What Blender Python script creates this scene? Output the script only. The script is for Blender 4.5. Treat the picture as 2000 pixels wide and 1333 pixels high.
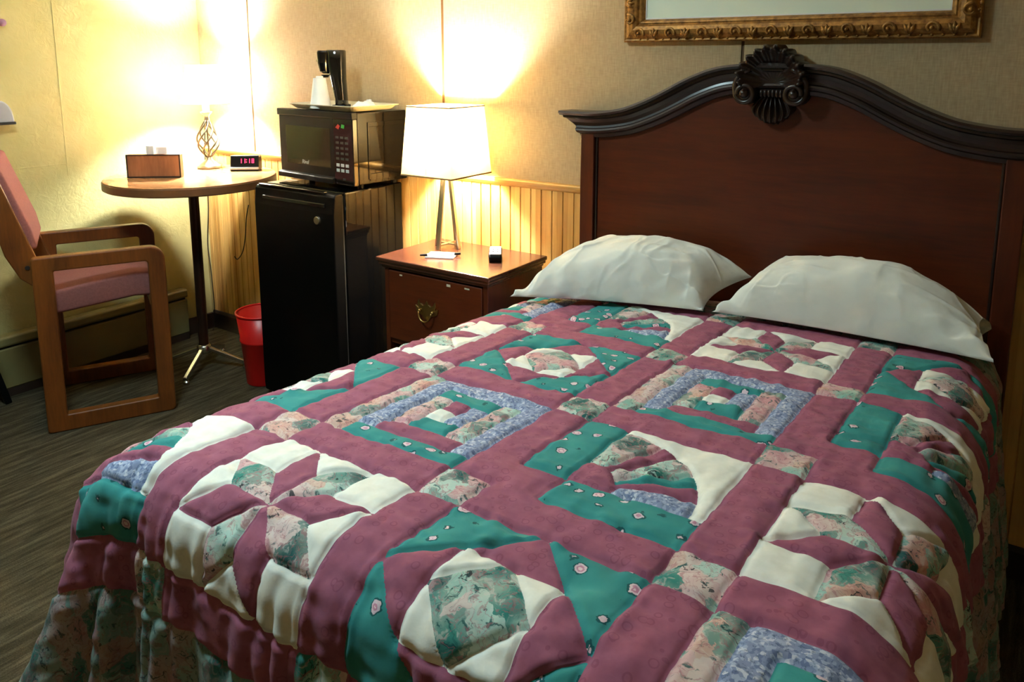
import bpy, bmesh, math, random
import numpy as np
from mathutils import Vector, Matrix

for o in list(bpy.data.objects):
    bpy.data.objects.remove(o, do_unlink=True)
SC = bpy.context.scene
COL = SC.collection
random.seed(7)
PI = math.pi

# ------------------------------------------------------------------ camera
cam_data = bpy.data.cameras.new('camera')
cam_data.sensor_fit = 'HORIZONTAL'
cam_data.sensor_width = 36.0
cam_data.lens = 1522.7 * 36.0 / 2000.0
cam_data.shift_x = 0.0
cam_data.shift_y = (372.8 - 666.5) / 2000.0
cam_data.clip_start = 0.02
cam = bpy.data.objects.new('camera', cam_data)
COL.objects.link(cam)
RIGHT = Vector((0.822848, 0.568261, -0.000881))
UP = Vector((-0.094869, 0.138900, 0.985752))
FWD = Vector((-0.560287, 0.811040, -0.168203))
CAM = Vector((3.17826, -2.12891, 1.25759))
cam.matrix_world = Matrix(((RIGHT.x, UP.x, -FWD.x, CAM.x),
                           (RIGHT.y, UP.y, -FWD.y, CAM.y),
                           (RIGHT.z, UP.z, -FWD.z, CAM.z),
                           (0, 0, 0, 1)))
SC.camera = cam

# ------------------------------------------------------------------ world, light, exposure
w = bpy.data.worlds.new('world')
SC.world = w
w.use_nodes = True
w.node_tree.nodes['Background'].inputs[0].default_value = (0.75, 0.9, 1.0, 1)
w.node_tree.nodes['Background'].inputs[1].default_value = 0.02

SC.view_settings.view_transform = 'Standard'
SC.view_settings.look = 'None'
SC.view_settings.gamma = 1.0
SC.view_settings.use_curve_mapping = False
SC.view_settings.exposure = 0.0
SC.cycles.use_denoising = True
SC.cycles.max_bounces = 8
SC.cycles.diffuse_bounces = 5
SC.cycles.sample_clamp_indirect = 80.0
SC.cycles.caustics_reflective = False
SC.cycles.caustics_refractive = False

BULB_TABLE = 3700.0      # radiance of the bulb in the lamp on the round table
BULB_STAND = 3200.0      # radiance of the bulb in the lamp on the nightstand
FILL_POWER = 30.0     # cool fill light added over the bed, unseen above the view

dl = bpy.data.lights.new('bed_fill_light', 'AREA')
dl.shape = 'DISK'
dl.size = 0.34
dl.energy = FILL_POWER
dl.color = (0.70, 0.96, 1.0)
dlo = bpy.data.objects.new('bed_fill_light', dl)
COL.objects.link(dlo)
dlo.location = (1.55, -1.50, 2.13)

# ------------------------------------------------------------------ helpers
def link(name, me, mats, parent=None):
    o = bpy.data.objects.new(name, me)
    COL.objects.link(o)
    if not isinstance(mats, (list, tuple)):
        mats = [mats]
    for m in mats:
        me.materials.append(m)
    if parent is not None:
        o.parent = parent
    return o


def obj(name, bm, mats, parent=None, smooth=False, bevel=0.0, seg=2, subsurf=0):
    me = bpy.data.meshes.new(name)
    bmesh.ops.recalc_face_normals(bm, faces=bm.faces)
    bm.to_mesh(me)
    bm.free()
    if smooth:
        for p in me.polygons:
            p.use_smooth = True
    o = link(name, me, mats, parent)
    if bevel > 0:
        b = o.modifiers.new('bevel', 'BEVEL')
        b.width = bevel
        b.segments = seg
        b.limit_method = 'ANGLE'
        b.angle_limit = math.radians(40)
        b.harden_normals = False
    if subsurf:
        s = o.modifiers.new('subsurf', 'SUBSURF')
        s.levels = subsurf
        s.render_levels = subsurf
    return o


def thing(name, label, cat, loc=(0, 0, 0), rotz=0.0, group=None):
    o = bpy.data.objects.new(name, None)
    o.empty_display_size = 0.05
    COL.objects.link(o)
    o.location = loc
    o.rotation_euler = (0, 0, rotz)
    o['label'] = label
    o['category'] = cat
    if group:
        o['group'] = group
    return o


def tag(o, label, cat, group=None):
    o['label'] = label
    o['category'] = cat
    if group:
        o['group'] = group
    return o


def struct(o, label=None):
    o['kind'] = 'structure'
    if label:
        o['label'] = label
    return o


def B():
    return bmesh.new()


def box(bm, x0, x1, y0, y1, z0, z1, M=None):
    vs = [bm.verts.new(Vector(p) if M is None else M @ Vector(p)) for p in
          ((x0, y0, z0), (x1, y0, z0), (x1, y1, z0), (x0, y1, z0),
           (x0, y0, z1), (x1, y0, z1), (x1, y1, z1), (x0, y1, z1))]
    for f in ((0, 3, 2, 1), (4, 5, 6, 7), (0, 1, 5, 4), (1, 2, 6, 5), (2, 3, 7, 6), (3, 0, 4, 7)):
        bm.faces.new([vs[i] for i in f])
    return vs


def prism(bm, pts, axis, a, b):
    """polygon pts (2D) extruded along axis from a to b. axis 'x': pts=(y,z); 'y': (x,z); 'z': (x,y)"""
    def P(p, t):
        return {'x': (t, p[0], p[1]), 'y': (p[0], t, p[1]), 'z': (p[0], p[1], t)}[axis]
    A = [bm.verts.new(P(p, a)) for p in pts]
    Bv = [bm.verts.new(P(p, b)) for p in pts]
    n = len(pts)
    bm.faces.new(A[::-1])
    bm.faces.new(Bv)
    for i in range(n):
        bm.faces.new((A[i], A[(i + 1) % n], Bv[(i + 1) % n], Bv[i]))


def lathe(bm, prof, c=(0, 0), n=32, cap=True):
    rings = []
    for r, z in prof:
        if r < 1e-6:
            rings.append([bm.verts.new((c[0], c[1], z))])
        else:
            rings.append([bm.verts.new((c[0] + r * math.cos(2 * PI * k / n), c[1] + r * math.sin(2 * PI * k / n), z)) for k in range(n)])
    for A, Bv in zip(rings, rings[1:]):
        for k in range(n):
            k2 = (k + 1) % n
            if len(A) == 1 and len(Bv) == 1:
                continue
            if len(A) == 1:
                bm.faces.new((A[0], Bv[k], Bv[k2]))
            elif len(Bv) == 1:
                bm.faces.new((A[k], A[k2], Bv[0]))
            else:
                bm.faces.new((A[k], A[k2], Bv[k2], Bv[k]))
    if cap:
        if len(rings[0]) > 1:
            bm.faces.new(rings[0][::-1])
        if len(rings[-1]) > 1:
            bm.faces.new(rings[-1])


def tube(bm, pts, r, n=8, closed=False, cap=True):
    pts = [Vector(p) for p in pts]
    m = len(pts)
    rs = r if isinstance(r, (list, tuple)) else [r] * m
    rings = []
    prev = None
    for i, p in enumerate(pts):
        if closed:
            t = pts[(i + 1) % m] - pts[(i - 1) % m]
        else:
            t = pts[min(i + 1, m - 1)] - pts[max(i - 1, 0)]
        t.normalize()
        if prev is None:
            a = Vector((0, 0, 1)) if abs(t.z) < 0.9 else Vector((1, 0, 0))
            u = t.cross(a).normalized()
        else:
            u = (prev - t * prev.dot(t)).normalized()
        prev = u
        v = t.cross(u)
        rings.append([bm.verts.new(p + (u * math.cos(2 * PI * k / n) + v * math.sin(2 * PI * k / n)) * rs[i]) for k in range(n)])
    rng = range(m) if closed else range(m - 1)
    for i in rng:
        A, Bv = rings[i], rings[(i + 1) % m]
        for k in range(n):
            bm.faces.new((A[k], A[(k + 1) % n], Bv[(k + 1) % n], Bv[k]))
    if cap and not closed:
        bm.faces.new(rings[0][::-1])
        bm.faces.new(rings[-1])


def bar(bm, p, q, wx, wy, side=(1, 0, 0)):
    """rectangular bar from p to q; wx along 'side', wy across"""
    p, q = Vector(p), Vector(q)
    t = (q - p).normalized()
    s = Vector(side)
    s = (s - t * s.dot(t)).normalized()
    v = t.cross(s)
    A = [bm.verts.new(p + s * a * wx / 2 + v * b * wy / 2) for a, b in ((-1, -1), (1, -1), (1, 1), (-1, 1))]
    Q = [bm.verts.new(q + s * a * wx / 2 + v * b * wy / 2) for a, b in ((-1, -1), (1, -1), (1, 1), (-1, 1))]
    bm.faces.new(A[::-1])
    bm.faces.new(Q)
    for i in range(4):
        bm.faces.new((A[i], A[(i + 1) % 4], Q[(i + 1) % 4], Q[i]))


def sphere(bm, c, r, u=16, v=10, sc=(1, 1, 1)):
    M = Matrix.Translation(c) @ Matrix.Diagonal((*sc, 1))
    bmesh.ops.create_uvsphere(bm, u_segments=u, v_segments=v, radius=r, matrix=M)


# ------------------------------------------------------------------ materials
def srgb(r, g, b):
    f = lambda c: c / 12.92 if c <= 0.04045 else ((c + 0.055) / 1.055) ** 2.4
    return (f(r / 255), f(g / 255), f(b / 255), 1)


class NT:
    def __init__(s, name):
        s.m = bpy.data.materials.new(name)
        s.m.use_nodes = True
        s.t = s.m.node_tree
        s.t.nodes.clear()
        s.out = s.n('ShaderNodeOutputMaterial')
        s.b = s.n('ShaderNodeBsdfPrincipled')
        s.l(s.b.outputs[0], s.out.inputs[0])

    def n(s, typ, **kw):
        nd = s.t.nodes.new(typ)
        for k, v in kw.items():
            setattr(nd, k, v)
        return nd

    def l(s, a, b):
        s.t.links.new(a, b)

    def val(s, sock, v):
        if isinstance(v, bpy.types.NodeSocket):
            s.l(v, sock)
        else:
            sock.default_value = v

    def math(s, op, a, b=0.0, c=0.0):
        nd = s.n('ShaderNodeMath', operation=op)
        s.val(nd.inputs[0], a)
        s.val(nd.inputs[1], b)
        if op in ('MULTIPLY_ADD', 'SMOOTH_MIN'):
            s.val(nd.inputs[2], c)
        return nd.outputs[0]

    def mix(s, f, a, b):
        nd = s.n('ShaderNodeMix', data_type='RGBA')
        s.val(nd.inputs[0], f)
        s.val(nd.inputs[6], a)
        s.val(nd.inputs[7], b)
        return nd.outputs[2]

    def ramp(s, f, stops, interp='LINEAR'):
        nd = s.n('ShaderNodeValToRGB')
        nd.color_ramp.interpolation = interp
        e = nd.color_ramp.elements
        while len(e) < len(stops):
            e.new(0.5)
        for el, (p, c) in zip(e, stops):
            el.position = p
            el.color = c
        s.val(nd.inputs[0], f)
        return nd.outputs[0]

    def coord(s, which='Object', scale=(1, 1, 1), rot=(0, 0, 0)):
        tc = s.n('ShaderNodeTexCoord')
        mp = s.n('ShaderNodeMapping')
        mp.inputs['Scale'].default_value = scale
        mp.inputs['Rotation'].default_value = rot
        s.l(tc.outputs[which], mp.inputs[0])
        return mp.outputs[0]

    def noise(s, vec, scale, detail=3.0, rough=0.5, dist=0.0):
        nd = s.n('ShaderNodeTexNoise')
        s.l(vec, nd.inputs['Vector'])
        nd.inputs['Scale'].default_value = scale
        nd.inputs['Detail'].default_value = detail
        nd.inputs['Roughness'].default_value = rough
        nd.inputs['Distortion'].default_value = dist
        return nd

    def voro(s, vec, scale, feature='F1', rnd=1.0):
        nd = s.n('ShaderNodeTexVoronoi', feature=feature)
        s.l(vec, nd.inputs['Vector'])
        nd.inputs['Scale'].default_value = scale
        nd.inputs['Randomness'].default_value = rnd
        return nd

    def bump(s, h, strength=0.2, dist=0.01):
        nd = s.n('ShaderNodeBump')
        nd.inputs['Strength'].default_value = strength
        nd.inputs['Distance'].default_value = dist
        s.l(h, nd.inputs['Height'])
        s.l(nd.outputs[0], s.b.inputs['Normal'])

    def set(s, col=None, rough=0.5, metal=0.0, spec=0.5, coat=0.0, sheen=0.0):
        if col is not None:
            s.val(s.b.inputs['Base Color'], col)
        s.val(s.b.inputs['Roughness'], rough)
        s.b.inputs['Metallic'].default_value = metal
        s.b.inputs['Specular IOR Level'].default_value = spec
        s.b.inputs['Coat Weight'].default_value = coat
        s.b.inputs['Sheen Weight'].default_value = sheen
        return s.m


def m_plain(name, col, rough=0.5, metal=0.0, spec=0.5, var=0.06, vscale=14.0, bump=0.0, coat=0.0):
    t = NT(name)
    v = t.coord()
    nz = t.noise(v, vscale, 3)
    lo = tuple(c * (1 - var) for c in col[:3]) + (1,)
    hi = tuple(min(1, c * (1 + var)) for c in col[:3]) + (1,)
    c = t.ramp(nz.outputs['Fac'], [(0.3, lo), (0.7, hi)])
    if bump:
        t.bump(t.noise(v, vscale * 12, 2).outputs['Fac'], bump, 0.002)
    return t.set(c, rough, metal, spec, coat)


def m_wood(name, dark, light, scale=(1, 1, 1), grain=18.0, rough=0.4, spec=0.5, coat=0.0, stretch=14.0, axis=0):
    """streaky wood, grain along axis (0 x, 1 y, 2 z)"""
    t = NT(name)
    sc = [stretch] * 3
    sc[axis] = 1.0
    v = t.coord('Object', tuple(sc))
    n1 = t.noise(v, grain / 8, 5, 0.6, 0.4)
    n2 = t.noise(v, grain, 3, 0.6)
    f = t.math('MULTIPLY_ADD', n2.outputs['Fac'], 0.35, t.math('MULTIPLY', n1.outputs['Fac'], 0.75))
    c = t.ramp(f, [(0.35, dark), (0.72, light)])
    t.bump(n2.outputs['Fac'], 0.06, 0.002)
    return t.set(c, rough, 0, spec, coat)


def m_metal(name, col, rough=0.25):
    return m_plain(name, col, rough, 1.0, 0.5, 0.05, 40)


def m_emit(name, col, strength):
    t = NT(name)
    t.set((0.02, 0.02, 0.02, 1), 0.5)
    t.b.inputs['Emission Color'].default_value = col
    t.b.inputs['Emission Strength'].default_value = strength
    return t.m


def m_shade(name, col, trans=0.5):
    t = NT(name)
    v = t.coord('Object', (1, 1, 1))
    weave = t.noise(v, 260, 2)
    c = t.ramp(weave.outputs['Fac'], [(0.3, tuple(x * 0.93 for x in col[:3]) + (1,)), (0.7, col)])
    d = t.n('ShaderNodeBsdfDiffuse')
    tr = t.n('ShaderNodeBsdfTranslucent')
    t.l(c, d.inputs[0])
    t.l(c, tr.inputs[0])
    mx = t.n('ShaderNodeMixShader')
    mx.inputs[0].default_value = trans
    t.l(d.outputs[0], mx.inputs[1])
    t.l(tr.outputs[0], mx.inputs[2])
    t.l(mx.outputs[0], t.out.inputs[0])
    return t.m


def m_linen_wall():
    t = NT('tan_linen_panel')
    v = t.coord('Object', (260, 1, 30))
    v2 = t.coord('Object', (40, 1, 260))
    n1 = t.noise(v, 1.0, 2)
    n2 = t.noise(v2, 1.0, 2)
    f = t.math('MULTIPLY_ADD', n2.outputs['Fac'], 0.4, t.math('MULTIPLY', n1.outputs['Fac'], 0.6))
    c = t.ramp(f, [(0.3, srgb(160, 138, 104)), (0.7, srgb(186, 165, 130))])
    t.bump(f, 0.12, 0.002)
    return t.set(c, 0.75, 0, 0.2)


def m_plaster():
    t = NT('yellow_textured_plaster')
    v = t.coord('Object')
    n1 = t.noise(v, 34, 5, 0.6, 0.8)
    n2 = t.noise(v, 5, 2)
    c = t.ramp(n2.outputs['Fac'], [(0.3, srgb(180, 173, 116)), (0.7, srgb(192, 185, 130))])
    t.bump(n1.outputs['Fac'], 0.35, 0.006)
    return t.set(c, 0.7, 0, 0.25)


def m_carpet():
    t = NT('dark_streaked_carpet')
    v = t.coord('Object', (34, 3.2, 1))
    n1 = t.noise(v, 1.6, 5, 0.7, 0.2)
    v2 = t.coord('Object', (1, 1, 1))
    n2 = t.noise(v2, 320, 2)
    n3 = t.noise(v2, 3, 2)
    f = t.math('MULTIPLY_ADD', n2.outputs['Fac'], 0.25, t.math('MULTIPLY', n1.outputs['Fac'], 0.75))
    c = t.ramp(f, [(0.35, srgb(38, 34, 24)), (0.5, srgb(66, 60, 46)), (0.66, srgb(96, 88, 72))])
    t.bump(t.math('ADD', n1.outputs['Fac'], n2.outputs['Fac']), 0.5, 0.006)
    return t.set(c, 0.95, 0, 0.1)


def m_pine():
    t = NT('pale_pine_beadboard')
    tc = t.n('ShaderNodeTexCoord')
    sx = t.n('ShaderNodeSeparateXYZ')
    t.l(tc.outputs['Object'], sx.inputs[0])
    idx = t.math('FLOOR', t.math('DIVIDE', sx.outputs[0], 0.0411))
    wn = t.n('ShaderNodeTexWhiteNoise', noise_dimensions='1D')
    t.l(idx, wn.inputs['W'])
    v = t.coord('Object', (30, 1, 2.2))
    n1 = t.noise(v, 2.5, 4, 0.6, 0.5)
    f = t.math('MULTIPLY_ADD', wn.outputs[0], 0.5, t.math('MULTIPLY', n1.outputs['Fac'], 0.6))
    c = t.ramp(f, [(0.2, srgb(172, 122, 58)), (0.85, srgb(226, 184, 112))])
    return t.set(c, 0.45, 0, 0.4)


M = {}
M['linen'] = m_linen_wall()
M['plaster'] = m_plaster()
M['carpet'] = m_carpet()
M['pine'] = m_pine()
M['cap'] = m_wood('honey_pine_rail', srgb(186, 138, 66), srgb(222, 178, 100), axis=0, rough=0.4)
M['seam'] = m_plain('brown_seam_backing', srgb(96, 66, 30), 0.7)
M['ceiling'] = m_plain('white_ceiling', srgb(226, 222, 210), 0.9, spec=0.1)
M['base'] = m_plain('dark_brown_base', srgb(44, 30, 22), 0.55)
M['heater'] = m_plain('beige_enamel', srgb(126, 118, 76), 0.4, 0, 0.4)
M['slot'] = m_plain('dark_slot', srgb(16, 15, 12), 0.8)
M['cherry'] = m_wood('cherry_veneer', srgb(64, 23, 7), srgb(92, 38, 13), axis=0, rough=0.38, spec=0.4, stretch=10, grain=14)
M['nighttop'] = m_wood('worn_brown_top', srgb(58, 30, 20), srgb(82, 46, 32), axis=0, rough=0.24, spec=0.5, stretch=10, grain=14)
M['cherry_v'] = m_wood('cherry_post_wood', srgb(64, 23, 7), srgb(90, 37, 13), axis=2, rough=0.38, spec=0.45, stretch=10, grain=14)
M['walnut'] = m_wood('dark_carved_wood', srgb(28, 16, 11), srgb(44, 26, 18), axis=0, rough=0.3, spec=0.55, stretch=8)
M['oak'] = m_wood('golden_oak', srgb(84, 42, 10), srgb(124, 70, 22), axis=0, rough=0.42, stretch=9, grain=16)
M['oak_v'] = m_wood('golden_oak_stile', srgb(84, 42, 10), srgb(124, 70, 22), axis=2, rough=0.42, stretch=9, grain=16)
M['mauve'] = m_plain('mauve_upholstery', srgb(140, 88, 84), 0.9, 0, 0.15, 0.1, 160, 0.35)
M['laminate'] = m_wood('wood_laminate_top', srgb(168, 116, 74), srgb(200, 148, 100), axis=0, rough=0.16, spec=0.6, stretch=9, grain=10)
M['edge'] = m_plain('brown_edge_band', srgb(112, 74, 44), 0.4)
M['bronze'] = m_plain('dark_bronze_tube', srgb(62, 44, 34), 0.28, 0.7)
M['chrome'] = m_metal('satin_chrome', srgb(200, 198, 190), 0.25)
M['nickel'] = m_metal('brushed_nickel', srgb(190, 186, 172), 0.28)
M['black'] = m_plain('black_enamel', srgb(6, 6, 6), 0.06, 0, 0.2)
M['blackdoor'] = m_plain('black_pebbled_door', srgb(5, 5, 5), 0.4, 0, 0.12, bump=0.1, vscale=40)
M['blackm'] = m_plain('black_plastic', srgb(12, 12, 12), 0.38, 0, 0.2)
M['blackgl'] = m_plain('black_gloss_plastic', srgb(8, 8, 9), 0.08, 0, 0.6)
M['mwbody'] = m_plain('black_painted_steel', srgb(15, 14, 12), 0.07, 0, 0.16)
M['mwglass'] = m_plain('oven_door_mesh_glass', srgb(44, 42, 22), 0.1, 0, 0.6)
M['key'] = m_plain('pale_grey_print', srgb(196, 194, 186), 0.5)
M['keydim'] = m_plain('dim_grey_print', srgb(56, 56, 50), 0.5)
M['redprint'] = m_plain('red_print', srgb(200, 50, 40), 0.5)
M['greenprint'] = m_plain('green_print', srgb(60, 160, 60), 0.5)
M['red'] = m_plain('red_plastic', srgb(206, 26, 24), 0.35, 0, 0.45)
M['white'] = m_plain('white_plastic', srgb(226, 226, 222), 0.45)
M['paper'] = m_plain('white_paper', srgb(232, 232, 230), 0.8, 0, 0.2)
M['tray'] = m_plain('cream_tray', srgb(206, 196, 168), 0.35)
M['boxwood'] = m_wood('brown_grained_wood', srgb(132, 84, 54), srgb(178, 120, 80), axis=2, rough=0.5, stretch=7, grain=20)
M['tissue'] = m_plain('white_tissue', srgb(236, 236, 234), 0.9, 0, 0.1)
M['cord'] = m_plain('dark_cord', srgb(28, 24, 18), 0.6)
M['pewter'] = m_metal('dark_silver_wire', srgb(112, 106, 92), 0.35)
M['brass'] = m_metal('aged_brass', srgb(168, 138, 84), 0.35)
M['grey'] = m_plain('pale_grey_plastic', srgb(156, 160, 166), 0.5)
M['purple'] = m_plain('dusky_purple', srgb(150, 112, 140), 0.6)
M['shade'] = m_shade('ivory_fabric_shade', srgb(190, 162, 108), 0.13)
M['shadetrim'] = m_plain('taupe_shade_trim', srgb(140, 110, 70), 0.7)
M['shadew'] = m_shade('white_fabric_shade', srgb(240, 238, 230), 0.55)
M['bulb_table'] = m_emit('bulb_glow_cool', (1.0, 0.98, 0.93, 1), BULB_TABLE)
M['bulb_stand'] = m_emit('bulb_glow_warm', (1.0, 0.96, 0.87, 1), BULB_STAND)
M['digits'] = m_emit('red_led_digits', (1.0, 0.03, 0.12, 1), 3.0)
M['mat'] = m_plain('pale_green_mat', srgb(222, 232, 214), 0.25, 0, 0.5, 0.02, 4)
M['gilt'] = None
M['mattress'] = m_plain('white_mattress', srgb(220, 216, 206), 0.9)


def m_gilt():
    t = NT('antique_gilt')
    v = t.coord()
    n1 = t.noise(v, 60, 4, 0.6)
    c = t.ramp(n1.outputs['Fac'], [(0.35, srgb(112, 74, 28)), (0.65, srgb(176, 126, 60))])
    t.bump(n1.outputs['Fac'], 0.25, 0.003)
    return t.set(c, 0.42, 0.45, 0.5)


M['gilt'] = m_gilt()


def m_cotton():
    t = NT('white_cotton_pillowcase')
    v = t.coord()
    n1 = t.noise(v, 6, 3)
    n2 = t.noise(v, 15, 2, 0.45, 0.2)
    c = t.ramp(n1.outputs['Fac'], [(0.3, srgb(218, 220, 212)), (0.7, srgb(230, 232, 226))])
    t.bump(n2.outputs['Fac'], 0.28, 0.02)
    return t.set(c, 0.85, 0, 0.15)


M['cotton'] = m_cotton()


def m_quilt():
    t = NT('patchwork_cotton_prints')
    uvn = t.n('ShaderNodeUVMap')
    uvn.uv_map = 'cloth'
    uv = uvn.outputs[0]

    def attr(nm):
        a = t.n('ShaderNodeAttribute')
        a.attribute_name = nm
        return a.outputs['Fac']
    # cream
    nz = t.noise(uv, 60, 3)
    cream = t.ramp(nz.outputs['Fac'], [(0.3, srgb(228, 228, 218)), (0.7, srgb(238, 238, 230))])
    # plum with tiny darker scrolls
    vo = t.voro(uv, 58)
    ring = t.math('ABSOLUTE', t.math('SUBTRACT', vo.outputs['Distance'], 0.30))
    ringm = t.math('LESS_THAN', ring, 0.045)
    pn = t.noise(uv, 45, 3)
    plum0 = t.ramp(pn.outputs['Fac'], [(0.3, srgb(144, 82, 104)), (0.7, srgb(162, 96, 118))])
    plum = t.mix(t.math('MULTIPLY', ringm, 0.3), plum0, srgb(110, 44, 74))
    # teal with little pink roses
    tv = t.voro(uv, 31, rnd=0.7)
    tn = t.noise(uv, 150, 2)
    dd = t.math('ADD', tv.outputs['Distance'], t.math('MULTIPLY', t.math('SUBTRACT', tn.outputs['Fac'], 0.5), 0.22))
    tb = t.noise(uv, 14, 2)
    teal0 = t.ramp(tb.outputs['Fac'], [(0.3, srgb(48, 130, 130)), (0.7, srgb(66, 150, 146))])
    rose = t.ramp(dd, [(0.0, srgb(232, 208, 212)), (0.09, srgb(198, 140, 164)), (0.16, srgb(218, 196, 206)), (0.24, srgb(34, 92, 94))], 'CONSTANT')
    teal = t.mix(t.math('LESS_THAN', dd, 0.30), teal0, rose)
    # big floral: soft leaves and dusty pink blooms on a pale ground
    def warp(amount, scale):
        dn = t.noise(uv, scale, 3, 0.6)
        dv = t.n('ShaderNodeVectorMath', operation='MULTIPLY_ADD')
        t.l(dn.outputs['Color'], dv.inputs[0])
        dv.inputs[1].default_value = (amount, amount, 0)
        t.l(uv, dv.inputs[2])
        return dv.outputs[0]
    w1 = warp(0.035, 38)
    fv = t.voro(w1, 25)
    sepc = t.n('ShaderNodeSeparateColor')
    t.l(fv.outputs['Color'], sepc.inputs[0])
    cell = t.ramp(sepc.outputs[0], [(0.0, srgb(58, 134, 124)), (0.22, srgb(136, 184, 172)), (0.38, srgb(204, 152, 158)),
                                    (0.56, srgb(44, 96, 94)), (0.66, srgb(214, 186, 184)), (0.82, srgb(208, 158, 146)), (0.91, srgb(176, 206, 196))], 'CONSTANT')
    fn = t.noise(w1, 70, 4, 0.65, 0.8)
    petal = t.ramp(fv.outputs['Distance'], [(0.25, (0.0, 0.0, 0.0, 1)), (0.72, (0.4, 0.4, 0.4, 1))])
    cell1 = t.mix(petal, cell, srgb(206, 210, 198))
    cell2 = t.mix(t.ramp(fn.outputs['Fac'], [(0.54, (0, 0, 0, 1)), (0.62, (0.45, 0.45, 0.45, 1))]), cell1, srgb(222, 210, 204))
    cell3 = t.mix(t.ramp(fn.outputs['Fac'], [(0.36, (0.9, 0.9, 0.9, 1)), (0.43, (0, 0, 0, 1))]), cell2, srgb(36, 88, 88))
    vein = t.noise(w1, 46, 2, 0.5, 1.5)
    cell3 = t.mix(t.ramp(vein.outputs['Fac'], [(0.455, (0, 0, 0, 1)), (0.475, (0.55, 0.55, 0.55, 1)), (0.50, (0.55, 0.55, 0.55, 1)), (0.52, (0, 0, 0, 1))]), cell3, srgb(172, 108, 116))
    w2 = warp(0.02, 60)
    on = t.noise(w2, 36, 2, 0.5, 0.6)
    line = t.math('LESS_THAN', t.math('ABSOLUTE', t.math('SUBTRACT', on.outputs['Fac'], 0.5)), 0.016)
    gate = t.math('GREATER_THAN', t.noise(uv, 30, 1).outputs['Fac'], 0.62)
    floral = t.mix(t.math('MULTIPLY', t.math('MULTIPLY', line, gate), 0.85), cell3, srgb(30, 44, 48))
    # border: the same floral, darkened in colour for the shade where it hangs
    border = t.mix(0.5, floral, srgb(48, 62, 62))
    # lilac blue sprigs
    lv = t.voro(uv, 230)
    sepl = t.n('ShaderNodeSeparateColor')
    t.l(lv.outputs['Color'], sepl.inputs[0])
    ln = t.noise(uv, 190, 3, 0.7)
    lil0 = t.ramp(sepl.outputs[0], [(0.0, srgb(136, 148, 180)), (0.45, srgb(164, 174, 200)), (0.75, srgb(112, 124, 158)), (0.88, srgb(198, 202, 216))], 'CONSTANT')
    lilac = t.mix(t.ramp(ln.outputs['Fac'], [(0.36, (0.7, 0.7, 0.7, 1)), (0.46, (0, 0, 0, 1))]), lil0, srgb(66, 82, 108))
    # choose the fabric
    col, best = plum, attr('fabric_plum')
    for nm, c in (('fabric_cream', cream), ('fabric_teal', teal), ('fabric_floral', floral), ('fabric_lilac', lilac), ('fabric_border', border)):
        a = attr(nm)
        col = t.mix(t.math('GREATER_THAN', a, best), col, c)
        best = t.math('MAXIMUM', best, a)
    wv = t.noise(uv, 420, 2)
    t.bump(wv.outputs['Fac'], 0.12, 0.001)
    return t.set(col, 0.88, 0, 0.15, 0, 0.05)


M['quilt'] = m_quilt()

# ------------------------------------------------------------------ the room
RX, RY, RZ = 4.3, -3.6, 2.15
bm = B(); box(bm, -0.12, RX + 0.1, RY - 0.1, 0.12, -0.06, 0.0)
struct(obj('floor', bm, M['carpet']), 'dark olive brown streaked carpet')
bm = B(); box(bm, -0.12, RX + 0.1, RY - 0.1, 0.12, RZ, RZ + 0.06)
struct(obj('ceiling', bm, M['ceiling']))
bm = B(); box(bm, -0.1, 0, RY, 0.02, 0, RZ)
struct(obj('wall_left', bm, M['plaster']), 'yellow textured plaster wall')
# wallpaper seams on the left wall
bm = B(); box(bm, 0.0, 0.0016, -0.619, -0.614, 0.80, RZ)
struct(obj('trim_2', bm, M['plaster'], bevel=0.0006), 'faint vertical seam in the yellow plaster')
bm = B(); box(bm, 0.0, 0.0014, -1.5, -0.62, 0.846, 0.850)
struct(obj('trim_3', bm, M['plaster'], bevel=0.0005), 'faint level seam in the yellow plaster')
# right and front walls, never seen directly
bm = B(); box(bm, RX, RX + 0.1, RY, 0.02, 0, RZ)
struct(obj('wall_right', bm, M['linen']))
bm = B(); box(bm, -0.1, RX + 0.1, RY - 0.1, RY, 0, RZ)
struct(obj('wall_front', bm, M['linen']))
# back wall: brown backing and tan linen panels with open joints
bm = B(); box(bm, -0.1, RX + 0.1, 0.0035, 0.1, 0, RZ)
struct(obj('wall_back', bm, M['seam']), 'tan linen panelled wall')
S1, SP = 0.3581, 1.0561
edges = [0.0, S1, S1 + SP, S1 + 2 * SP, S1 + 3 * SP, RX]
gaps = [0, 0.0095, 0.012, 0.0075, 0.006, 0]
bm = B()
for i in range(5):
    box(bm, edges[i] + gaps[i] / 2, edges[i + 1] - gaps[i + 1] / 2, 0.0, 0.0040, 0.5, RZ)
panel = obj('wall_back_panels', bm, M['linen'], bevel=0.0015)
struct(panel, 'tan linen wall panels with dark vertical joints')
# beadboard wainscot
CAPZ = 0.8586
bm = B()
P = 0.0411
x = 0.0
pts = []
off = 1.626 - math.floor(1.626 / P) * P
x = off - P
while x < RX:
    for dx, d in ((0.0015, 0.0), (P - 0.0062, 0.0), (P - 0.0044, 0.0045), (P - 0.003, 0.0045), (P - 0.0012, 0.0)):
        pts.append((min(max(x + dx + 0.003, 0.0), RX), -0.010 + d))
    x += P
poly = []
for p in pts:
    if not poly or p[0] > poly[-1][0] + 1e-5:
        poly.append(p)
lo = [bm.verts.new((p[0], p[1], 0.0)) for p in poly]
hi = [bm.verts.new((p[0], p[1], CAPZ - 0.012)) for p in poly]
for i in range(len(poly) - 1):
    bm.faces.new((lo[i], lo[i + 1], hi[i + 1], hi[i]))
bk = [bm.verts.new((q, -0.0002, z)) for q in (0, RX) for z in (0.0, CAPZ - 0.012)]
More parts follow.
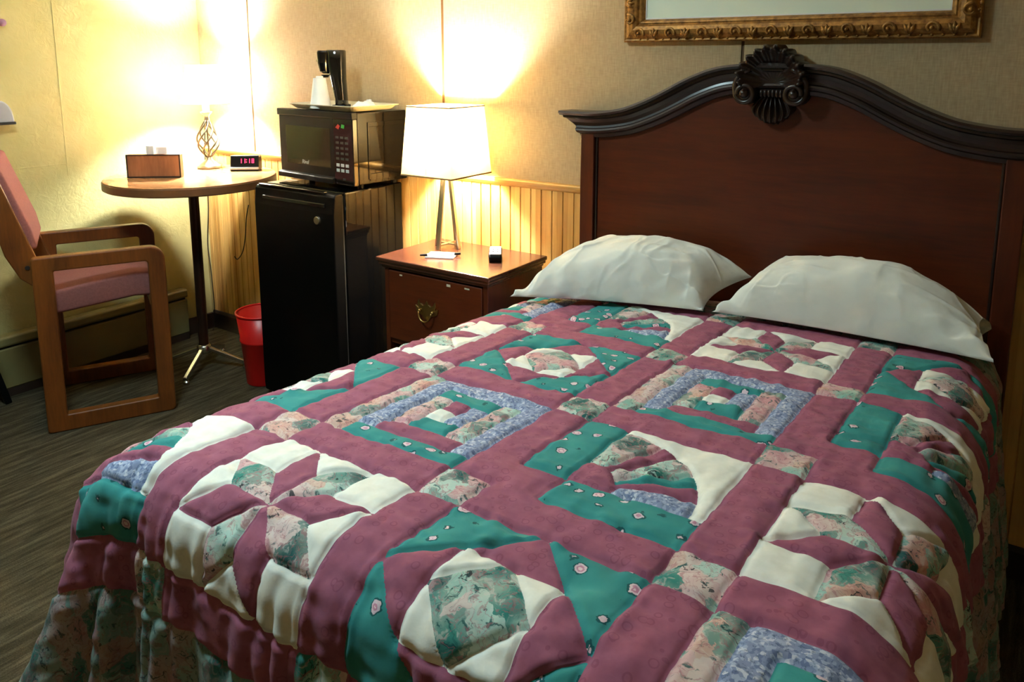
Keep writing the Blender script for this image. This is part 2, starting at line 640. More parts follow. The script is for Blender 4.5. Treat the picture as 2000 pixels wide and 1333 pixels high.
bm.faces.new((bk[0], bk[1], bk[3], bk[2]))
bm.faces.new([bk[1]] + hi + [bk[3]])
struct(obj('wall_back_wainscot', bm, M['pine']), 'pale pine beadboard wainscot with narrow boards')
bm = B()
prism(bm, [(0.0, CAPZ), (-0.019, CAPZ), (-0.023, CAPZ - 0.005), (-0.021, CAPZ - 0.012), (-0.016, CAPZ - 0.02), (-0.0105, CAPZ - 0.026), (0.0, CAPZ - 0.026)], 'x', 0.0, RX)
struct(obj('trim_1', bm, M['cap'], bevel=0.0015), 'honey pine cap rail along the wainscot')
bm = B()
prism(bm, [(-0.0102, 0.0), (-0.022, 0.0), (-0.022, 0.072), (-0.016, 0.084), (-0.0102, 0.084)], 'x', 0.0, RX)
struct(obj('baseboard_back', bm, M['base'], bevel=0.002))
bm = B()
box(bm, 0.0, 0.012, -0.165, -0.023, 0.0, 0.075)
box(bm, 0.0, 0.012, RY, -1.62, 0.0, 0.075)
struct(obj('baseboard_left', bm, M['base'], bevel=0.002))

# electric baseboard heater
ht = thing('baseboard_heater', 'long beige baseboard heater low on the yellow wall behind the armchair', 'heater', (0.0, -0.9, 0.0))
bm = B()
prism(bm, [(0.004, 0.030), (0.048, 0.030), (0.052, 0.036), (0.052, 0.182), (0.05, 0.186), (0.03, 0.19), (0.004, 0.19)], 'y', -0.70, 0.722)
for v in bm.verts:
    pass
o = obj('cover', bm, M['heater'], ht, bevel=0.002)
bm = B()
prism(bm, [(0.004, 0.2), (0.045, 0.2), (0.054, 0.196), (0.056, 0.204), (0.054, 0.226), (0.046, 0.233), (0.004, 0.233)], 'y', -0.70, 0.724)
obj('top_rail', bm, M['heater'], ht, bevel=0.003)
bm = B(); box(bm, 0.004, 0.045, -0.70, 0.715, 0.186, 0.204)
obj('vent_slot', bm, M['slot'], ht)
bm = B(); box(bm, 0.004, 0.052, -0.70, 0.72, 0.0, 0.032)
obj('kick_strip', bm, M['base'], ht)

# small things at the left edge
bm = B()
n = 14
prof = [(-0.046 * math.cos(PI * k / n) , 0.082 * math.sin(PI * k / n) ** 0.8) for k in range(n + 1)]
prism(bm, prof, 'x', 0.002, 0.045)
wf = thing('wall_lamp', 'pale grey rounded fixture on the yellow wall at the left edge', 'wall fixture', (0.0, -0.853, 1.024))
obj('housing', bm, M['grey'], wf, bevel=0.006, seg=3)
bm = B(); box(bm, 0.001, 0.05, -0.048, 0.048, -0.006, 0.004)
obj('lower_rim', bm, M['slot'], wf, bevel=0.002)
hk = thing('wall_hook', 'small dusky purple knob high on the yellow wall at the left edge', 'wall hook', (0.0, -0.806, 1.385))
bm = B(); sphere(bm, (0.024, 0, 0), 0.014, 16, 10)
obj('knob', bm, M['purple'], hk, smooth=True)
bm = B(); box(bm, 0.0, 0.012, -0.008, 0.008, -0.012, 0.014)
obj('back_plate', bm, M['purple'], hk, bevel=0.003)

# ------------------------------------------------------------------ round table
TX, TY, TZ, TR = 0.405, -0.340, 0.800, 0.320
tb = thing('pedestal_table', 'round wood laminate table on a dark pole with four-toed base in the corner', 'table', (TX, TY, 0))
bm = B()
lathe(bm, [(0, TZ - 0.004), (TR - 0.004, TZ - 0.004), (TR - 0.002, TZ - 0.0015), (TR - 0.004, TZ), (0, TZ)], n=96)
obj('table_top', bm, M['laminate'], tb, bevel=0.0)
bm = B()
lathe(bm, [(0, TZ - 0.036), (TR - 0.006, TZ - 0.036), (TR, TZ - 0.032), (TR, TZ - 0.006), (TR - 0.003, TZ - 0.0035), (0, TZ - 0.0035)], n=96)
obj('edge_band', bm, M['edge'], tb)
bm = B()
lathe(bm, [(0.0, TZ - 0.036), (0.09, TZ - 0.036), (0.09, TZ - 0.044), (0.03, TZ - 0.05), (0.0195, TZ - 0.06), (0.0195, 0.095), (0.0, 0.095)], n=28)
obj('pole', bm, M['bronze'], tb, smooth=False, bevel=0.001)
bm = B()
lathe(bm, [(0.0, 0.066), (0.026, 0.066), (0.028, 0.074), (0.028, 0.094), (0.022, 0.101), (0.0, 0.101)], n=28)
obj('hub', bm, M['chrome'], tb, smooth=True)
for k in range(4):
    a = math.radians(32 + 90 * k)
    d = Vector((math.cos(a), math.sin(a), 0))
    s = Vector((-math.sin(a), math.cos(a), 0))
    bm = B()
    A = Vector((0, 0, 0.083)) + d * 0.018
    Q = Vector((0, 0, 0.022)) + d * 0.180
    bar(bm, A, Q, 0.017, 0.017, s)
    leg = obj('foot', bm, M['chrome'], tb, bevel=0.003)
    bm = B()
    lathe(bm, [(0.0, 0.0), (0.012, 0.0), (0.012, 0.01), (0.006, 0.018), (0.0, 0.018)], c=(d.x * 0.170, d.y * 0.170), n=16)
    obj('glide', bm, M['chrome'], leg, smooth=False)

# ---- wood-grained card box on the table
a = math.atan2(-0.396 + 0.521, 0.419 - 0.261)
bx = thing('card_box', 'brown wood-grained box at the front left of the round table with white cards sticking up', 'box', (0.340, -0.4585, TZ + 0.0003), a)
bm = B()
L = 0.101
box(bm, -L, L, 0.0, 0.034, 0.0, 0.090)
obj('wooden_case', bm, M['boxwood'], bx, bevel=0.002)
bm = B()
for q in ((-L + 0.0005, L - 0.0005, 0.0, 0.005), (-L + 0.0005, L - 0.0005, 0.086, 0.0905)):
    box(bm, q[0], q[1], -0.0018, 0.0, q[2], q[3])
for q in ((-L - 0.001, -L + 0.004), (L - 0.004, L + 0.001)):
    box(bm, q[0], q[1], -0.0018, 0.0, 0.0, 0.0905)
obj('dark_edging', bm, M['base'], bx)
for q0, q1, y, h in ((-0.028, 0.0, 0.012, 0.122), (0.004, 0.046, 0.022, 0.116)):
    bm = B(); box(bm, q0, q1, y, y + 0.0015, 0.088, h)
    obj('card', bm, M['tissue'], bx)

# ---- twisted cage lamp on the table
LX, LY = 0.268, -0.166
l1 = thing('table_lamp', 'silver twisted cage lamp with a glowing white shade on the round table', 'lamp', (LX, LY, TZ + 0.0003))
bm = B()
lathe(bm, [(0, 0), (0.048, 0), (0.05, 0.004), (0.049, 0.01), (0.04, 0.014), (0.036, 0.018), (0.02, 0.03), (0.012, 0.038), (0.013, 0.046), (0, 0.046)], n=40)
obj('lamp_base', bm, M['nickel'], l1, smooth=True)
bm = B()
for k in range(7):
    pts = []
    for i in range(25):
        u = i / 24
        z = 0.044 + u * 0.158
        r = 0.008 + 0.036 * math.sin(PI * u ** 0.85) ** 1.2
        an = 2 * PI * k / 7 + 2.6 * u
        pts.append((r * math.cos(an), r * math.sin(an), z))
    tube(bm, pts, 0.0036, 8)
obj('twisted_cage', bm, M['pewter'], l1, smooth=True)
bm = B()
lathe(bm, [(0, 0.044), (0.003, 0.044), (0.003, 0.2), (0, 0.2)], n=12)
obj('rod', bm, M['pewter'], l1)
bm = B()
lathe(bm, [(0, 0.196), (0.011, 0.196), (0.013, 0.204), (0.01, 0.212), (0.013, 0.222), (0.022, 0.23), (0.024, 0.236), (0.0, 0.236)], n=28)
obj('neck', bm, M['nickel'], l1, smooth=True)
bm = B()
lathe(bm, [(0, 0.235), (0.014, 0.235), (0.014, 0.275), (0.010, 0.280), (0.010, 0.324), (0, 0.324)], n=24)
obj('socket', bm, M['white'], l1, smooth=False)
bm = B()
sphere(bm, (0, 0, 0.352), 0.025, 20, 14, (1, 1, 1.2))
bm2 = bm
obj('bulb', bm, M['bulb_table'], l1, smooth=True)
ZB, ZT2 = 0.272, 0.43
bm = B()
lathe(bm, [(0.097, ZB), (0.068, ZT2)], n=64, cap=False)
sh = obj('lamp_shade', bm, M['shadew'], l1, smooth=True)
for r, z in ((0.068, ZT2), (0.097, ZB)):
    bm = B()
    tube(bm, [(r * math.cos(2 * PI * k / 48), r * math.sin(2 * PI * k / 48), z) for k in range(48)], 0.0013, 6, True)
    if r < 0.09:
        obj('wire_ring', bm, M['nickel'], sh)
for k in range(3):
    an = 2 * PI * k / 3 + 0.5
    tube(bm, [(0.012 * math.cos(an), 0.012 * math.sin(an), 0.275), (0.097 * math.cos(an), 0.097 * math.sin(an), ZB)], 0.0013, 6)
obj('wire_ring', bm, M['nickel'], sh)

# ---- red digit alarm clock
CKS = 1.2
ck = thing('alarm_clock', 'small black alarm clock with red digits on the round table', 'clock', (0.462, -0.128, TZ + 0.0003), math.radians(38))
bm = B()
prism(bm, [(-0.03, 0.0), (0.03, 0.0), (0.032, 0.03), (0.024, 0.05), (-0.016, 0.052), (-0.026, 0.014), (-0.032, 0.012)], 'x', -0.052, 0.052)
obj('case', bm, M['blackm'], ck, bevel=0.004, seg=3)
bm = B(); box(bm, -0.0525, 0.0525, -0.0335, -0.024, 0.006, 0.0135)
obj('silver_strip', bm, M['grey'], ck, bevel=0.002)
SEG = {'0': 'abcdef', '1': 'bc', '2': 'abged', '3': 'abgcd', '4': 'fgbc', '5': 'afgcd', '6': 'afgedc', '7': 'abc', '8': 'abcdefg', '9': 'abcdfg'}
bm = B()
tilt = Matrix.Translation((0, -0.0215, 0.034)) @ Matrix.Rotation(-math.atan2(0.01, 0.038), 4, 'X')


def seg_digit(ch, cx, w=0.0095, h=0.019, th=0.0028):
    for sgm in SEG[ch]:
        x0, x1, z0, z1 = {'a': (-w / 2, w / 2, h / 2 - th, h / 2), 'd': (-w / 2, w / 2, -h / 2, -h / 2 + th), 'g': (-w / 2, w / 2, -th / 2, th / 2),
                          'b': (w / 2 - th, w / 2, 0, h / 2), 'c': (w / 2 - th, w / 2, -h / 2, 0), 'f': (-w / 2, -w / 2 + th, 0, h / 2), 'e': (-w / 2, -w / 2 + th, -h / 2, 0)}[sgm]
        box(bm, cx + x0, cx + x1, -0.0022, 0.004, z0, z1, tilt)


for ch, cx in (('1', -0.014), ('1', 0.016), ('8', 0.031)):
    seg_digit(ch, cx, 0.0085, 0.015, 0.0022)
seg_digit('1', -0.001, 0.0085, 0.015, 0.0022)
for z in (-0.004, 0.004):
    box(bm, 0.0065, 0.009, -0.0022, 0.004, z - 0.0014, z + 0.0014, tilt)
obj('led_digits', bm, M['digits'], ck)

ck.scale = (1.1, 1.0, 1.22)
# cords from the table down the corner
def crm(pts, n=5):
    out = []
    for i in range(len(pts) - 1):
        p0 = pts[max(i - 1, 0)]; p1 = pts[i]; p2 = pts[i + 1]; p3 = pts[min(i + 2, len(pts) - 1)]
        for k in range(n):
            t = k / n
            out.append(tuple(0.5 * ((2 * p1[c]) + (-p0[c] + p2[c]) * t + (2 * p0[c] - 5 * p1[c] + 4 * p2[c] - p3[c]) * t * t + (-p0[c] + 3 * p1[c] - 3 * p2[c] + p3[c]) * t ** 3) for c in range(len(p1))))
    out.append(pts[-1])
    return out


def cord(name, pts, label, r=0.0022):
    bm = B()
    tube(bm, crm(pts, 8), r, 8)
    o = obj(name, bm, M['cord'], None, smooth=True)
    tag(o, label, 'cord')
    return o


cord('power_cord', [(0.02, -0.012, 0.93), (0.014, -0.016, 0.80), (0.016, -0.016, 0.6), (0.012, -0.03, 0.42), (0.03, -0.035, 0.28), (0.03, -0.03, 0.12), (0.024, -0.03, 0.03), (0.05, -0.06, 0.004)],
     'thin dark cord hanging down the room corner behind the table pole')
cord('appliance_cord', [(0.31, -0.016, 0.62), (0.29, -0.016, 0.56), (0.275, -0.017, 0.47), (0.25, -0.017, 0.40), (0.21, -0.017, 0.36), (0.19, -0.018, 0.37)],
     'thin dark cord looping on the beadboard left of the refrigerator')

# ------------------------------------------------------------------ oak armchair
CH = Vector((0.30, -0.90, 0.0))
d = Vector((0.179, 0.359, 0)).normalized()
rotc = math.atan2(d.y, d.x) - PI / 2        # local +y = chair front, local +x = chair's right (near the viewer)
near0 = Vector((0.487, -0.995, 0))
xax = Vector((d.y, -d.x, 0))
WCH = 0.468
origin = near0 - xax * (WCH / 2)
chx = thing('armchair', 'golden oak sled-base armchair with mauve seat and back facing the round table', 'chair', origin, rotc)
W2, DEP, AH = WCH / 2, 0.402, 0.612


def loop_frame(bm, x0, x1):
    """rounded rectangular side frame, outline (y,z), with a hole"""
    def rr(y0, y1, z0, z1, rads, n=7):
        pts = []
        cs = ((y1, z1, 0, rads[0]), (y0, z1, 90, rads[1]), (y0, z0, 180, rads[2]), (y1, z0, 270, rads[3]))
        for (yy, zz, a0, r) in cs:
            cy = yy - r if yy == y1 else yy + r
            cz = zz - r if zz == z1 else zz + r
            for k in range(n + 1):
                an = math.radians(a0 + 90 * k / n)
                pts.append((cy + r * math.cos(an), cz + r * math.sin(an)))
        return pts
    out = rr(0.0, DEP, 0.0, AH, (0.05, 0.012, 0.014, 0.016))
    inn = rr(0.062, DEP - 0.055, 0.058, AH - 0.05, (0.012, 0.006, 0.006, 0.006))
    n = len(out)
    O0 = [bm.verts.new((x0, *p)) for p in out]; O1 = [bm.verts.new((x1, *p)) for p in out]
    I0 = [bm.verts.new((x0, *p)) for p in inn]; I1 = [bm.verts.new((x1, *p)) for p in inn]
    for i in range(n):
        j = (i + 1) % n
        bm.faces.new((O0[i], O0[j], O1[j], O1[i]))
        bm.faces.new((I0[j], I0[i], I1[i], I1[j]))
        bm.faces.new((O0[j], O0[i], I0[i], I0[j]))
        bm.faces.new((O1[i], O1[j], I1[j], I1[i]))


for sx in (-1, 1):
    bm = B()
    xo, xi = sx * W2, sx * (W2 - 0.04)
    loop_frame(bm, min(xo, xi), max(xo, xi))
    obj('side_frame', bm, M['oak_v'], chx, bevel=0.006, seg=3)
# seat cushion: rounded waterfall front
bm = B()
sp = [(0.03, 0.40), (0.30, 0.43), (0.36, 0.425), (0.372, 0.455), (0.368, 0.49), (0.345, 0.512), (0.30, 0.518), (0.16, 0.50), (0.02, 0.476)]
prism(bm, sp, 'x', -W2 + 0.042, W2 - 0.042)
obj('seat', bm, M['mauve'], chx, bevel=0.012, seg=4, smooth=True)
bm = B()
box(bm, -W2 + 0.04, W2 - 0.04, 0.345, 0.366, 0.392, 0.43)
box(bm, -W2 + 0.04, W2 - 0.04, 0.012, 0.034, 0.375, 0.42)
obj('seat_rail', bm, M['oak'], chx, bevel=0.003)
bm = B(); box(bm, -W2 + 0.04, W2 - 0.04, 0.004, 0.026, 0.02, 0.055)
obj('stretcher', bm, M['oak'], chx, bevel=0.003)
# reclined back: stiles and upholstered panel
by = lambda z: 0.04 - (z - 0.50) * 0.30
for sx in (-1, 1):
    bm = B()
    x = sx * (W2 - 0.06)
    pts = [(by(0.50) - 0.03, 0.50), (by(0.50) + 0.012, 0.49), (by(0.93) + 0.006, 0.93), (by(0.93) - 0.02, 0.95), (by(0.93) - 0.05, 0.93), (by(0.62) - 0.075, 0.62), (by(0.55) - 0.06, 0.54)]
    prism(bm, pts, 'x', sx * (W2 - 0.040) if sx < 0 else x, x if sx < 0 else sx * (W2 - 0.040))
    st = obj('back_stile', bm, M['oak_v'], chx, bevel=0.004)
    bm = B()
    bmesh.ops.create_cone(bm, cap_ends=True, segments=14, radius1=0.008, radius2=0.007, depth=0.004, matrix=Matrix.Translation((sx * (W2 - 0.039), by(0.57) - 0.03, 0.575)) @ Matrix.Rotation(PI / 2, 4, 'Y'))
    obj('bolt', bm, M['base'], st)
bm = B()
prism(bm, [(by(0.63) - 0.022, 0.63), (by(0.63) + 0.022, 0.63), (by(0.70) + 0.03, 0.70), (by(0.93) + 0.02, 0.935), (by(0.93) - 0.018, 0.935)], 'x', -W2 + 0.06, W2 - 0.06)
obj('backrest', bm, M['mauve'], chx, bevel=0.012, seg=4, smooth=True)

# black leg of a stand at the left edge of the picture
sd = thing('luggage_rack', 'black folding stand whose leg shows at the left edge behind the armchair', 'stand', (0.0, 0.0, 0))
for ya, yb in ((-0.958, -1.06), (-1.36, -1.26)):
    bm = B(); bar(bm, (0.105, ya, 0.0), (0.115, yb, 0.44), 0.022, 0.022)
    obj('leg', bm, M['blackm'], sd, bevel=0.003)
for ya, yb in ((-0.962, -1.06), (-1.36, -1.26)):
    bm = B(); bar(bm, (0.32, ya - 0.16, 0.0), (0.32, yb - 0.12, 0.44), 0.022, 0.022)
    obj('leg', bm, M['blackm'], sd, bevel=0.003)
bm = B(); box(bm, 0.10, 0.335, -1.40, -1.05, 0.44, 0.455)
obj('rack_top', bm, M['blackm'], sd, bevel=0.003)

# ------------------------------------------------------------------ red waste bin
bn = thing('waste_bin', 'red plastic waste bin on the carpet tucked left of the refrigerator', 'waste bin', (0.715, -0.285, 0))
bm = B()
HB = 0.285
lathe(bm, [(0.0, 0.004), (0.064, 0.004), (0.062, 0.0), (0.066, 0.0), (0.068, 0.004), (0.082, HB * 0.60), (0.0855, HB * 0.61), (0.0855, HB * 0.635), (0.083, HB * 0.645), (0.0945, HB - 0.002), (0.0915, HB - 0.002), (0.065, 0.008), (0.0, 0.008)], n=48, cap=False)
obj('bucket', bm, M['red'], bn, smooth=True)
bm = B()
tube(bm, [(0.0945 * math.cos(2 * PI * k / 48), 0.0945 * math.sin(2 * PI * k / 48), HB) for k in range(48)], 0.0042, 8, True)
obj('rim', bm, M['red'], bn, smooth=True)

# ------------------------------------------------------------------ mini fridge
FX0, FX1, FY0, FY1, FH = 0.824, 1.237, -0.366, -0.03, 0.808
fr = thing('mini_fridge', 'black compact refrigerator under the microwave', 'refrigerator', ((FX0 + FX1) / 2, (FY0 + FY1) / 2, 0))
ox, oy = (FX0 + FX1) / 2, (FY0 + FY1) / 2
hw, hd = (FX1 - FX0) / 2, (FY1 - FY0) / 2
bm = B(); box(bm, -hw, hw, -hd + 0.05, hd, 0.012, FH)
obj('body', bm, M['black'], fr, bevel=0.006, seg=3)
bm = B()
prism(bm, [(-hd, 0.02), (-hd - 0.003, 0.05), (-hd - 0.003, 0.74), (-hd + 0.004, FH - 0.012), (-hd + 0.012, FH - 0.002), (-hd + 0.043, FH - 0.002), (-hd + 0.043, 0.02)], 'x', -hw, hw)
dr = obj('door', bm, M['blackdoor'], fr, bevel=0.005, seg=3)
bm = B(); box(bm, -hw + 0.006, hw - 0.006, -hd + 0.042, -hd + 0.052, 0.03, FH - 0.012)
obj('gasket', bm, M['slot'], dr)
bm = B()
prism(bm, [(-hd - 0.002, FH - 0.050), (-hd - 0.006, FH - 0.048), (-hd - 0.006, FH - 0.036), (-hd - 0.0005, FH - 0.033)], 'x', -hw + 0.05, hw - 0.04)
obj('handle_lip', bm, M['blackgl'], dr, bevel=0.002)
bm = B()
bmesh.ops.create_cone(bm, cap_ends=True, segments=24, radius1=0.0155, radius2=0.0135, depth=0.008, matrix=Matrix.Translation((1.16 - ox, -hd - 0.006, 0.713)) @ Matrix.Rotation(PI / 2, 4, 'X'))
lk = obj('lock', bm, M['chrome'], dr, bevel=0.001)
lk['label'] = 'round chrome lock'
bm = B(); box(bm, -hw + 0.02, hw - 0.05, -hd + 0.004, -hd + 0.02, FH - 0.003, FH + 0.004)
obj('top_hinge_cover', bm, M['blackgl'], fr, bevel=0.002)
for sx, sy in ((-1, -1), (1, -1), (-1, 1), (1, 1)):
    bm = B(); lathe(bm, [(0, 0), (0.014, 0), (0.014, 0.014), (0, 0.014)], c=(sx * (hw - 0.03), sy * (hd - 0.07)), n=16)
    obj('foot', bm, M['blackm'], fr)

# ------------------------------------------------------------------ microwave
mwz = FH + 0.0005
mrot = math.radians(-4.8)
MWc = Vector((1.237 - 0.004, -0.262, 0))
xa = Vector((math.cos(mrot), math.sin(mrot), 0))
mw = thing('microwave', 'black countertop microwave oven on top of the refrigerator', 'microwave', (MWc.x - xa.x * 0.214, MWc.y - xa.y * 0.214, mwz), mrot)
W_, D_, H_ = 0.214, 0.245, 0.264
bm = B(); box(bm, -W_ + 0.004, W_, 0.018, D_, 0.014, H_)
obj('body', bm, M['mwbody'], mw, bevel=0.004, seg=3)
bm = B()
box(bm, W_, W_ + 0.0025, 0.068, D_ - 0.008, 0.026, 0.05)
box(bm, W_, W_ + 0.0025, 0.068, D_ - 0.008, H_ - 0.05, H_ - 0.034)
box(bm, W_, W_ + 0.0025, 0.062, 0.07, 0.03, H_ - 0.034)
obj('side_rib', bm, M['mwbody'], mw, bevel=0.002)
bm = B(); prism(bm, [(-0.006, H_ - 0.022), (-0.006, H_ + 0.002), (0.02, H_ + 0.002), (0.02, H_ - 0.022)], 'x', -W_ - 0.003, W_)
prism(bm, [(-0.012, 0.012), (-0.012, 0.030), (0.004, 0.038), (0.02, 0.038), (0.02, 0.012)], 'x', -W_ - 0.003, W_ - 0.105)
obj('front_bezel', bm, M['blackm'], mw, bevel=0.003)
bm = B(); box(bm, -W_, W_ - 0.107, 0.0, 0.019, 0.034, H_ - 0.021)
dr = obj('door', bm, M['blackm'], mw, bevel=0.003)
bm = B(); box(bm, -W_ + 0.042, W_ - 0.127, -0.0012, 0.001, 0.066, H_ - 0.058)
wn = obj('window', bm, M['mwglass'], dr, bevel=0.002)
bm = B(); box(bm, W_ - 0.105, W_, -0.003, 0.019, 0.012, H_ - 0.021)
cp = obj('control_panel', bm, M['blackgl'], mw, bevel=0.003)
for r in range(7):
    for c in range(3):
        bm = B()
        x = W_ - 0.083 + c * 0.025
        z = 0.178 - r * 0.0185
        big = r >= 5
        if big:
            z -= 0.004
        box(bm, x - 0.0085, x + 0.0085, -0.0042, -0.002, z - (0.0055 if big else 0.004), z + (0.0055 if big else 0.004))
        obj('button', bm, M['key'] if big else M['keydim'], cp, bevel=0.0008)
bm = B(); box(bm, W_ - 0.058, W_ - 0.044, -0.0042, -0.002, 0.030, 0.037)
obj('button', bm, M['keydim'], cp, bevel=0.0008)
for mat, x in (('redprint', W_ - 0.078), ('greenprint', W_ - 0.052)):
    bm = B(); prism(bm, [(x - 0.012, 0.212), (x + 0.004, 0.206), (x + 0.012, 0.218), (x + 0.002, 0.224)] if mat == 'redprint' else [(x - 0.008, 0.212), (x + 0.008, 0.21), (x + 0.011, 0.222), (x - 0.004, 0.224)], 'y', -0.0040, -0.002)
    obj('printed_mark', bm, M[mat], cp)
tc_ = bpy.data.curves.new('brand_lettering', 'FONT')
tc_.body = 'Rival'
tc_.size = 0.021
tc_.extrude = 0.0004
tc_.shear = 0.15
tc_.align_x = 'CENTER'
tmp = bpy.data.objects.new('brand_lettering_curve', tc_)
COL.objects.link(tmp)
lme = bpy.data.meshes.new_from_object(tmp.evaluated_get(bpy.context.evaluated_depsgraph_get()))
bpy.data.objects.remove(tmp, do_unlink=True)
lme.materials.clear()
to = link('brand_lettering', lme, M['key'])
to.parent = dr
to.location = (-W_ + 0.155, -0.0016, 0.070)
to.rotation_euler = (PI / 2, 0, 0)
for sx, sy in ((-W_ + 0.12, 0.05), (W_ - 0.03, 0.05), (-W_ + 0.12, D_ - 0.04), (W_ - 0.03, D_ - 0.04)):
    bm = B(); lathe(bm, [(0, 0), (0.011, 0), (0.011, 0.016), (0, 0.016)], c=(sx, sy), n=16)
    obj('foot', bm, M['blackm'], mw)

# ---- tray with coffee things
TRZ = mwz + H_ + 0.003
tr = thing('serving_tray', 'cream rectangular tray on top of the microwave', 'tray', (1.055, -0.135, TRZ), mrot)
bm = B()
def ring(hx, hy, z, n=5, r=0.03):
    out = []
    for cx, cy, a0 in ((hx - r, hy - r, 0), (-hx + r, hy - r, 90), (-hx + r, -hy + r, 180), (hx - r, -hy + r, 270)):
        for k in range(n + 1):
            an = math.radians(a0 + 90 * k / n)
            out.append(bm.verts.new((cx + r * math.cos(an), cy + r * math.sin(an), z)))
    return out
rings = [ring(0.165, 0.095, 0.0), ring(0.178, 0.108, 0.013), ring(0.19, 0.115, 0.017), ring(0.19, 0.115, 0.020), ring(0.176, 0.105, 0.0165), ring(0.162, 0.092, 0.004)]
bm.faces.new(rings[0][::-1])
for A, Q in zip(rings, rings[1:]):
    for i in range(len(A)):
        j = (i + 1) % len(A)
        bm.faces.new((A[i], A[j], Q[j], Q[i]))
bm.faces.new(rings[-1])
obj('tray_dish', bm, M['tray'], tr, smooth=False, bevel=0.001)
TS = TRZ + 0.0045

cm = thing('coffee_maker', 'tall black single cup coffee maker standing on the tray', 'coffee maker', (1.022, -0.140, TS), math.radians(30))
# local: +x front faces left in the picture -> use -x as front
def loft(bm, secs, n=28, p=2.6):
    rings = []
    for (cx, cy, hx_, hy_, z) in secs:
        ring_ = []
        for k in range(n):
            an = 2 * PI * k / n
            ca, sa = math.cos(an), math.sin(an)
            ring_.append(bm.verts.new((cx + hx_ * math.copysign(abs(ca) ** (2 / p), ca), cy + hy_ * math.copysign(abs(sa) ** (2 / p), sa), z)))
        rings.append(ring_)
    bm.faces.new(rings[0][::-1]); bm.faces.new(rings[-1])
    for A, Q in zip(rings, rings[1:]):
        for k in range(n):
            bm.faces.new((A[k], A[(k + 1) % n], Q[(k + 1) % n], Q[k]))
bm = B()
loft(bm, [(0.024, 0, 0.022, 0.034, 0.0), (0.022, 0, 0.021, 0.033, 0.03), (0.014, 0, 0.026, 0.034, 0.10), (0.008, 0, 0.033, 0.036, 0.16), (0.008, 0, 0.034, 0.036, 0.202), (0.008, 0, 0.031, 0.033, 0.206)])
obj('housing', bm, M['blackgl'], cm, smooth=False, bevel=0.0)
for p_ in cm.children[-1].data.polygons:
    p_.use_smooth = len(p_.vertices) == 4
bm = B()
loft(bm, [(-0.030, 0, 0.012, 0.020, 0.122), (-0.034, 0, 0.017, 0.026, 0.130), (-0.036, 0, 0.021, 0.032, 0.160), (-0.034, 0, 0.024, 0.035, 0.198), (-0.034, 0, 0.022, 0.033, 0.204)], p=3)
obj('brew_head', bm, M['blackgl'], cm, smooth=False)
for p_ in cm.children[-1].data.polygons:
    p_.use_smooth = len(p_.vertices) == 4
bm = B(); box(bm, -0.004, 0.046, -0.036, 0.036, 0.0, 0.010)
obj('base_plate', bm, M['blackm'], cm, bevel=0.003)
bm = B(); box(bm, -0.0605, -0.05, -0.018, 0.018, 0.164, 0.173)
obj('silver_badge', bm, M['chrome'], cm, bevel=0.001)
bm = B(); lathe(bm, [(0, 0.108), (0.01, 0.108), (0.016, 0.118), (0, 0.118)], c=(-0.034, 0), n=20)
obj('spout', bm, M['blackm'], cm)

c0 = thing('paper_cup', 'white stack of upside down cups on the tray in front of the coffee maker', 'cup', (1.016, -0.207, TS))
bm = B(); lathe(bm, [(0.037, 0), (0.0385, 0.002), (0.037, 0.004), (0.0225, 0.106), (0.021, 0.107), (0.0, 0.106)], n=40, cap=False)
obj('cup_wall', bm, M['white'], c0, smooth=True)
bm = B(); lathe(bm, [(0, 0.106), (0.012, 0.106), (0.0135, 0.108), (0.012, 0.114), (0, 0.114)], n=24)
obj('cup_top', bm, M['white'], c0, smooth=False)
for k, (dx, dy, rz, lab) in enumerate(((0.112, -0.006, 0.3, 'white coffee packet lying on the right end of the tray'), (0.088, 0.045, -0.4, 'white sugar packet standing behind, next to the coffee maker on the tray'))):
    pk = bm = B()
    n = 8
    hx, hy = (0.04, 0.03) if k == 0 else (0.02, 0.016)
    top = [[bm.verts.new((hx * (2 * i / n - 1), hy * (2 * j / n - 1), 0.004 + (0.020 if k == 0 else 0.022) * (1 - (2 * i / n - 1) ** 4) * (1 - (2 * j / n - 1) ** 4) * (1 + 0.25 * math.sin(i * 2.1 + j)))) for j in range(n + 1)] for i in range(n + 1)]
    bot = [[bm.verts.new((hx * (2 * i / n - 1), hy * (2 * j / n - 1), 0.0)) for j in range(n + 1)] for i in range(n + 1)]
    for i in range(n):
        for j in range(n):
            bm.faces.new((top[i][j], top[i + 1][j], top[i + 1][j + 1], top[i][j + 1]))
            bm.faces.new((bot[i][j], bot[i][j + 1], bot[i + 1][j + 1], bot[i + 1][j]))
    for i in range(n):
        for (a_, b_) in (((i, 0), (i + 1, 0)), ((i + 1, n), (i, n)), ((0, i + 1), (0, i)), ((n, i), (n, i + 1))):
            bm.faces.new((bot[a_[0]][a_[1]], bot[b_[0]][b_[1]], top[b_[0]][b_[1]], top[a_[0]][a_[1]]))
    o = obj('coffee_packet' if k == 0 else 'sugar_packet', bm, M['paper'], None, smooth=True)
    o.location = (1.055 + dx, -0.135 + dy, TS)
    o.rotation_euler = (0, 0, rz)
    tag(o, lab, 'packet')

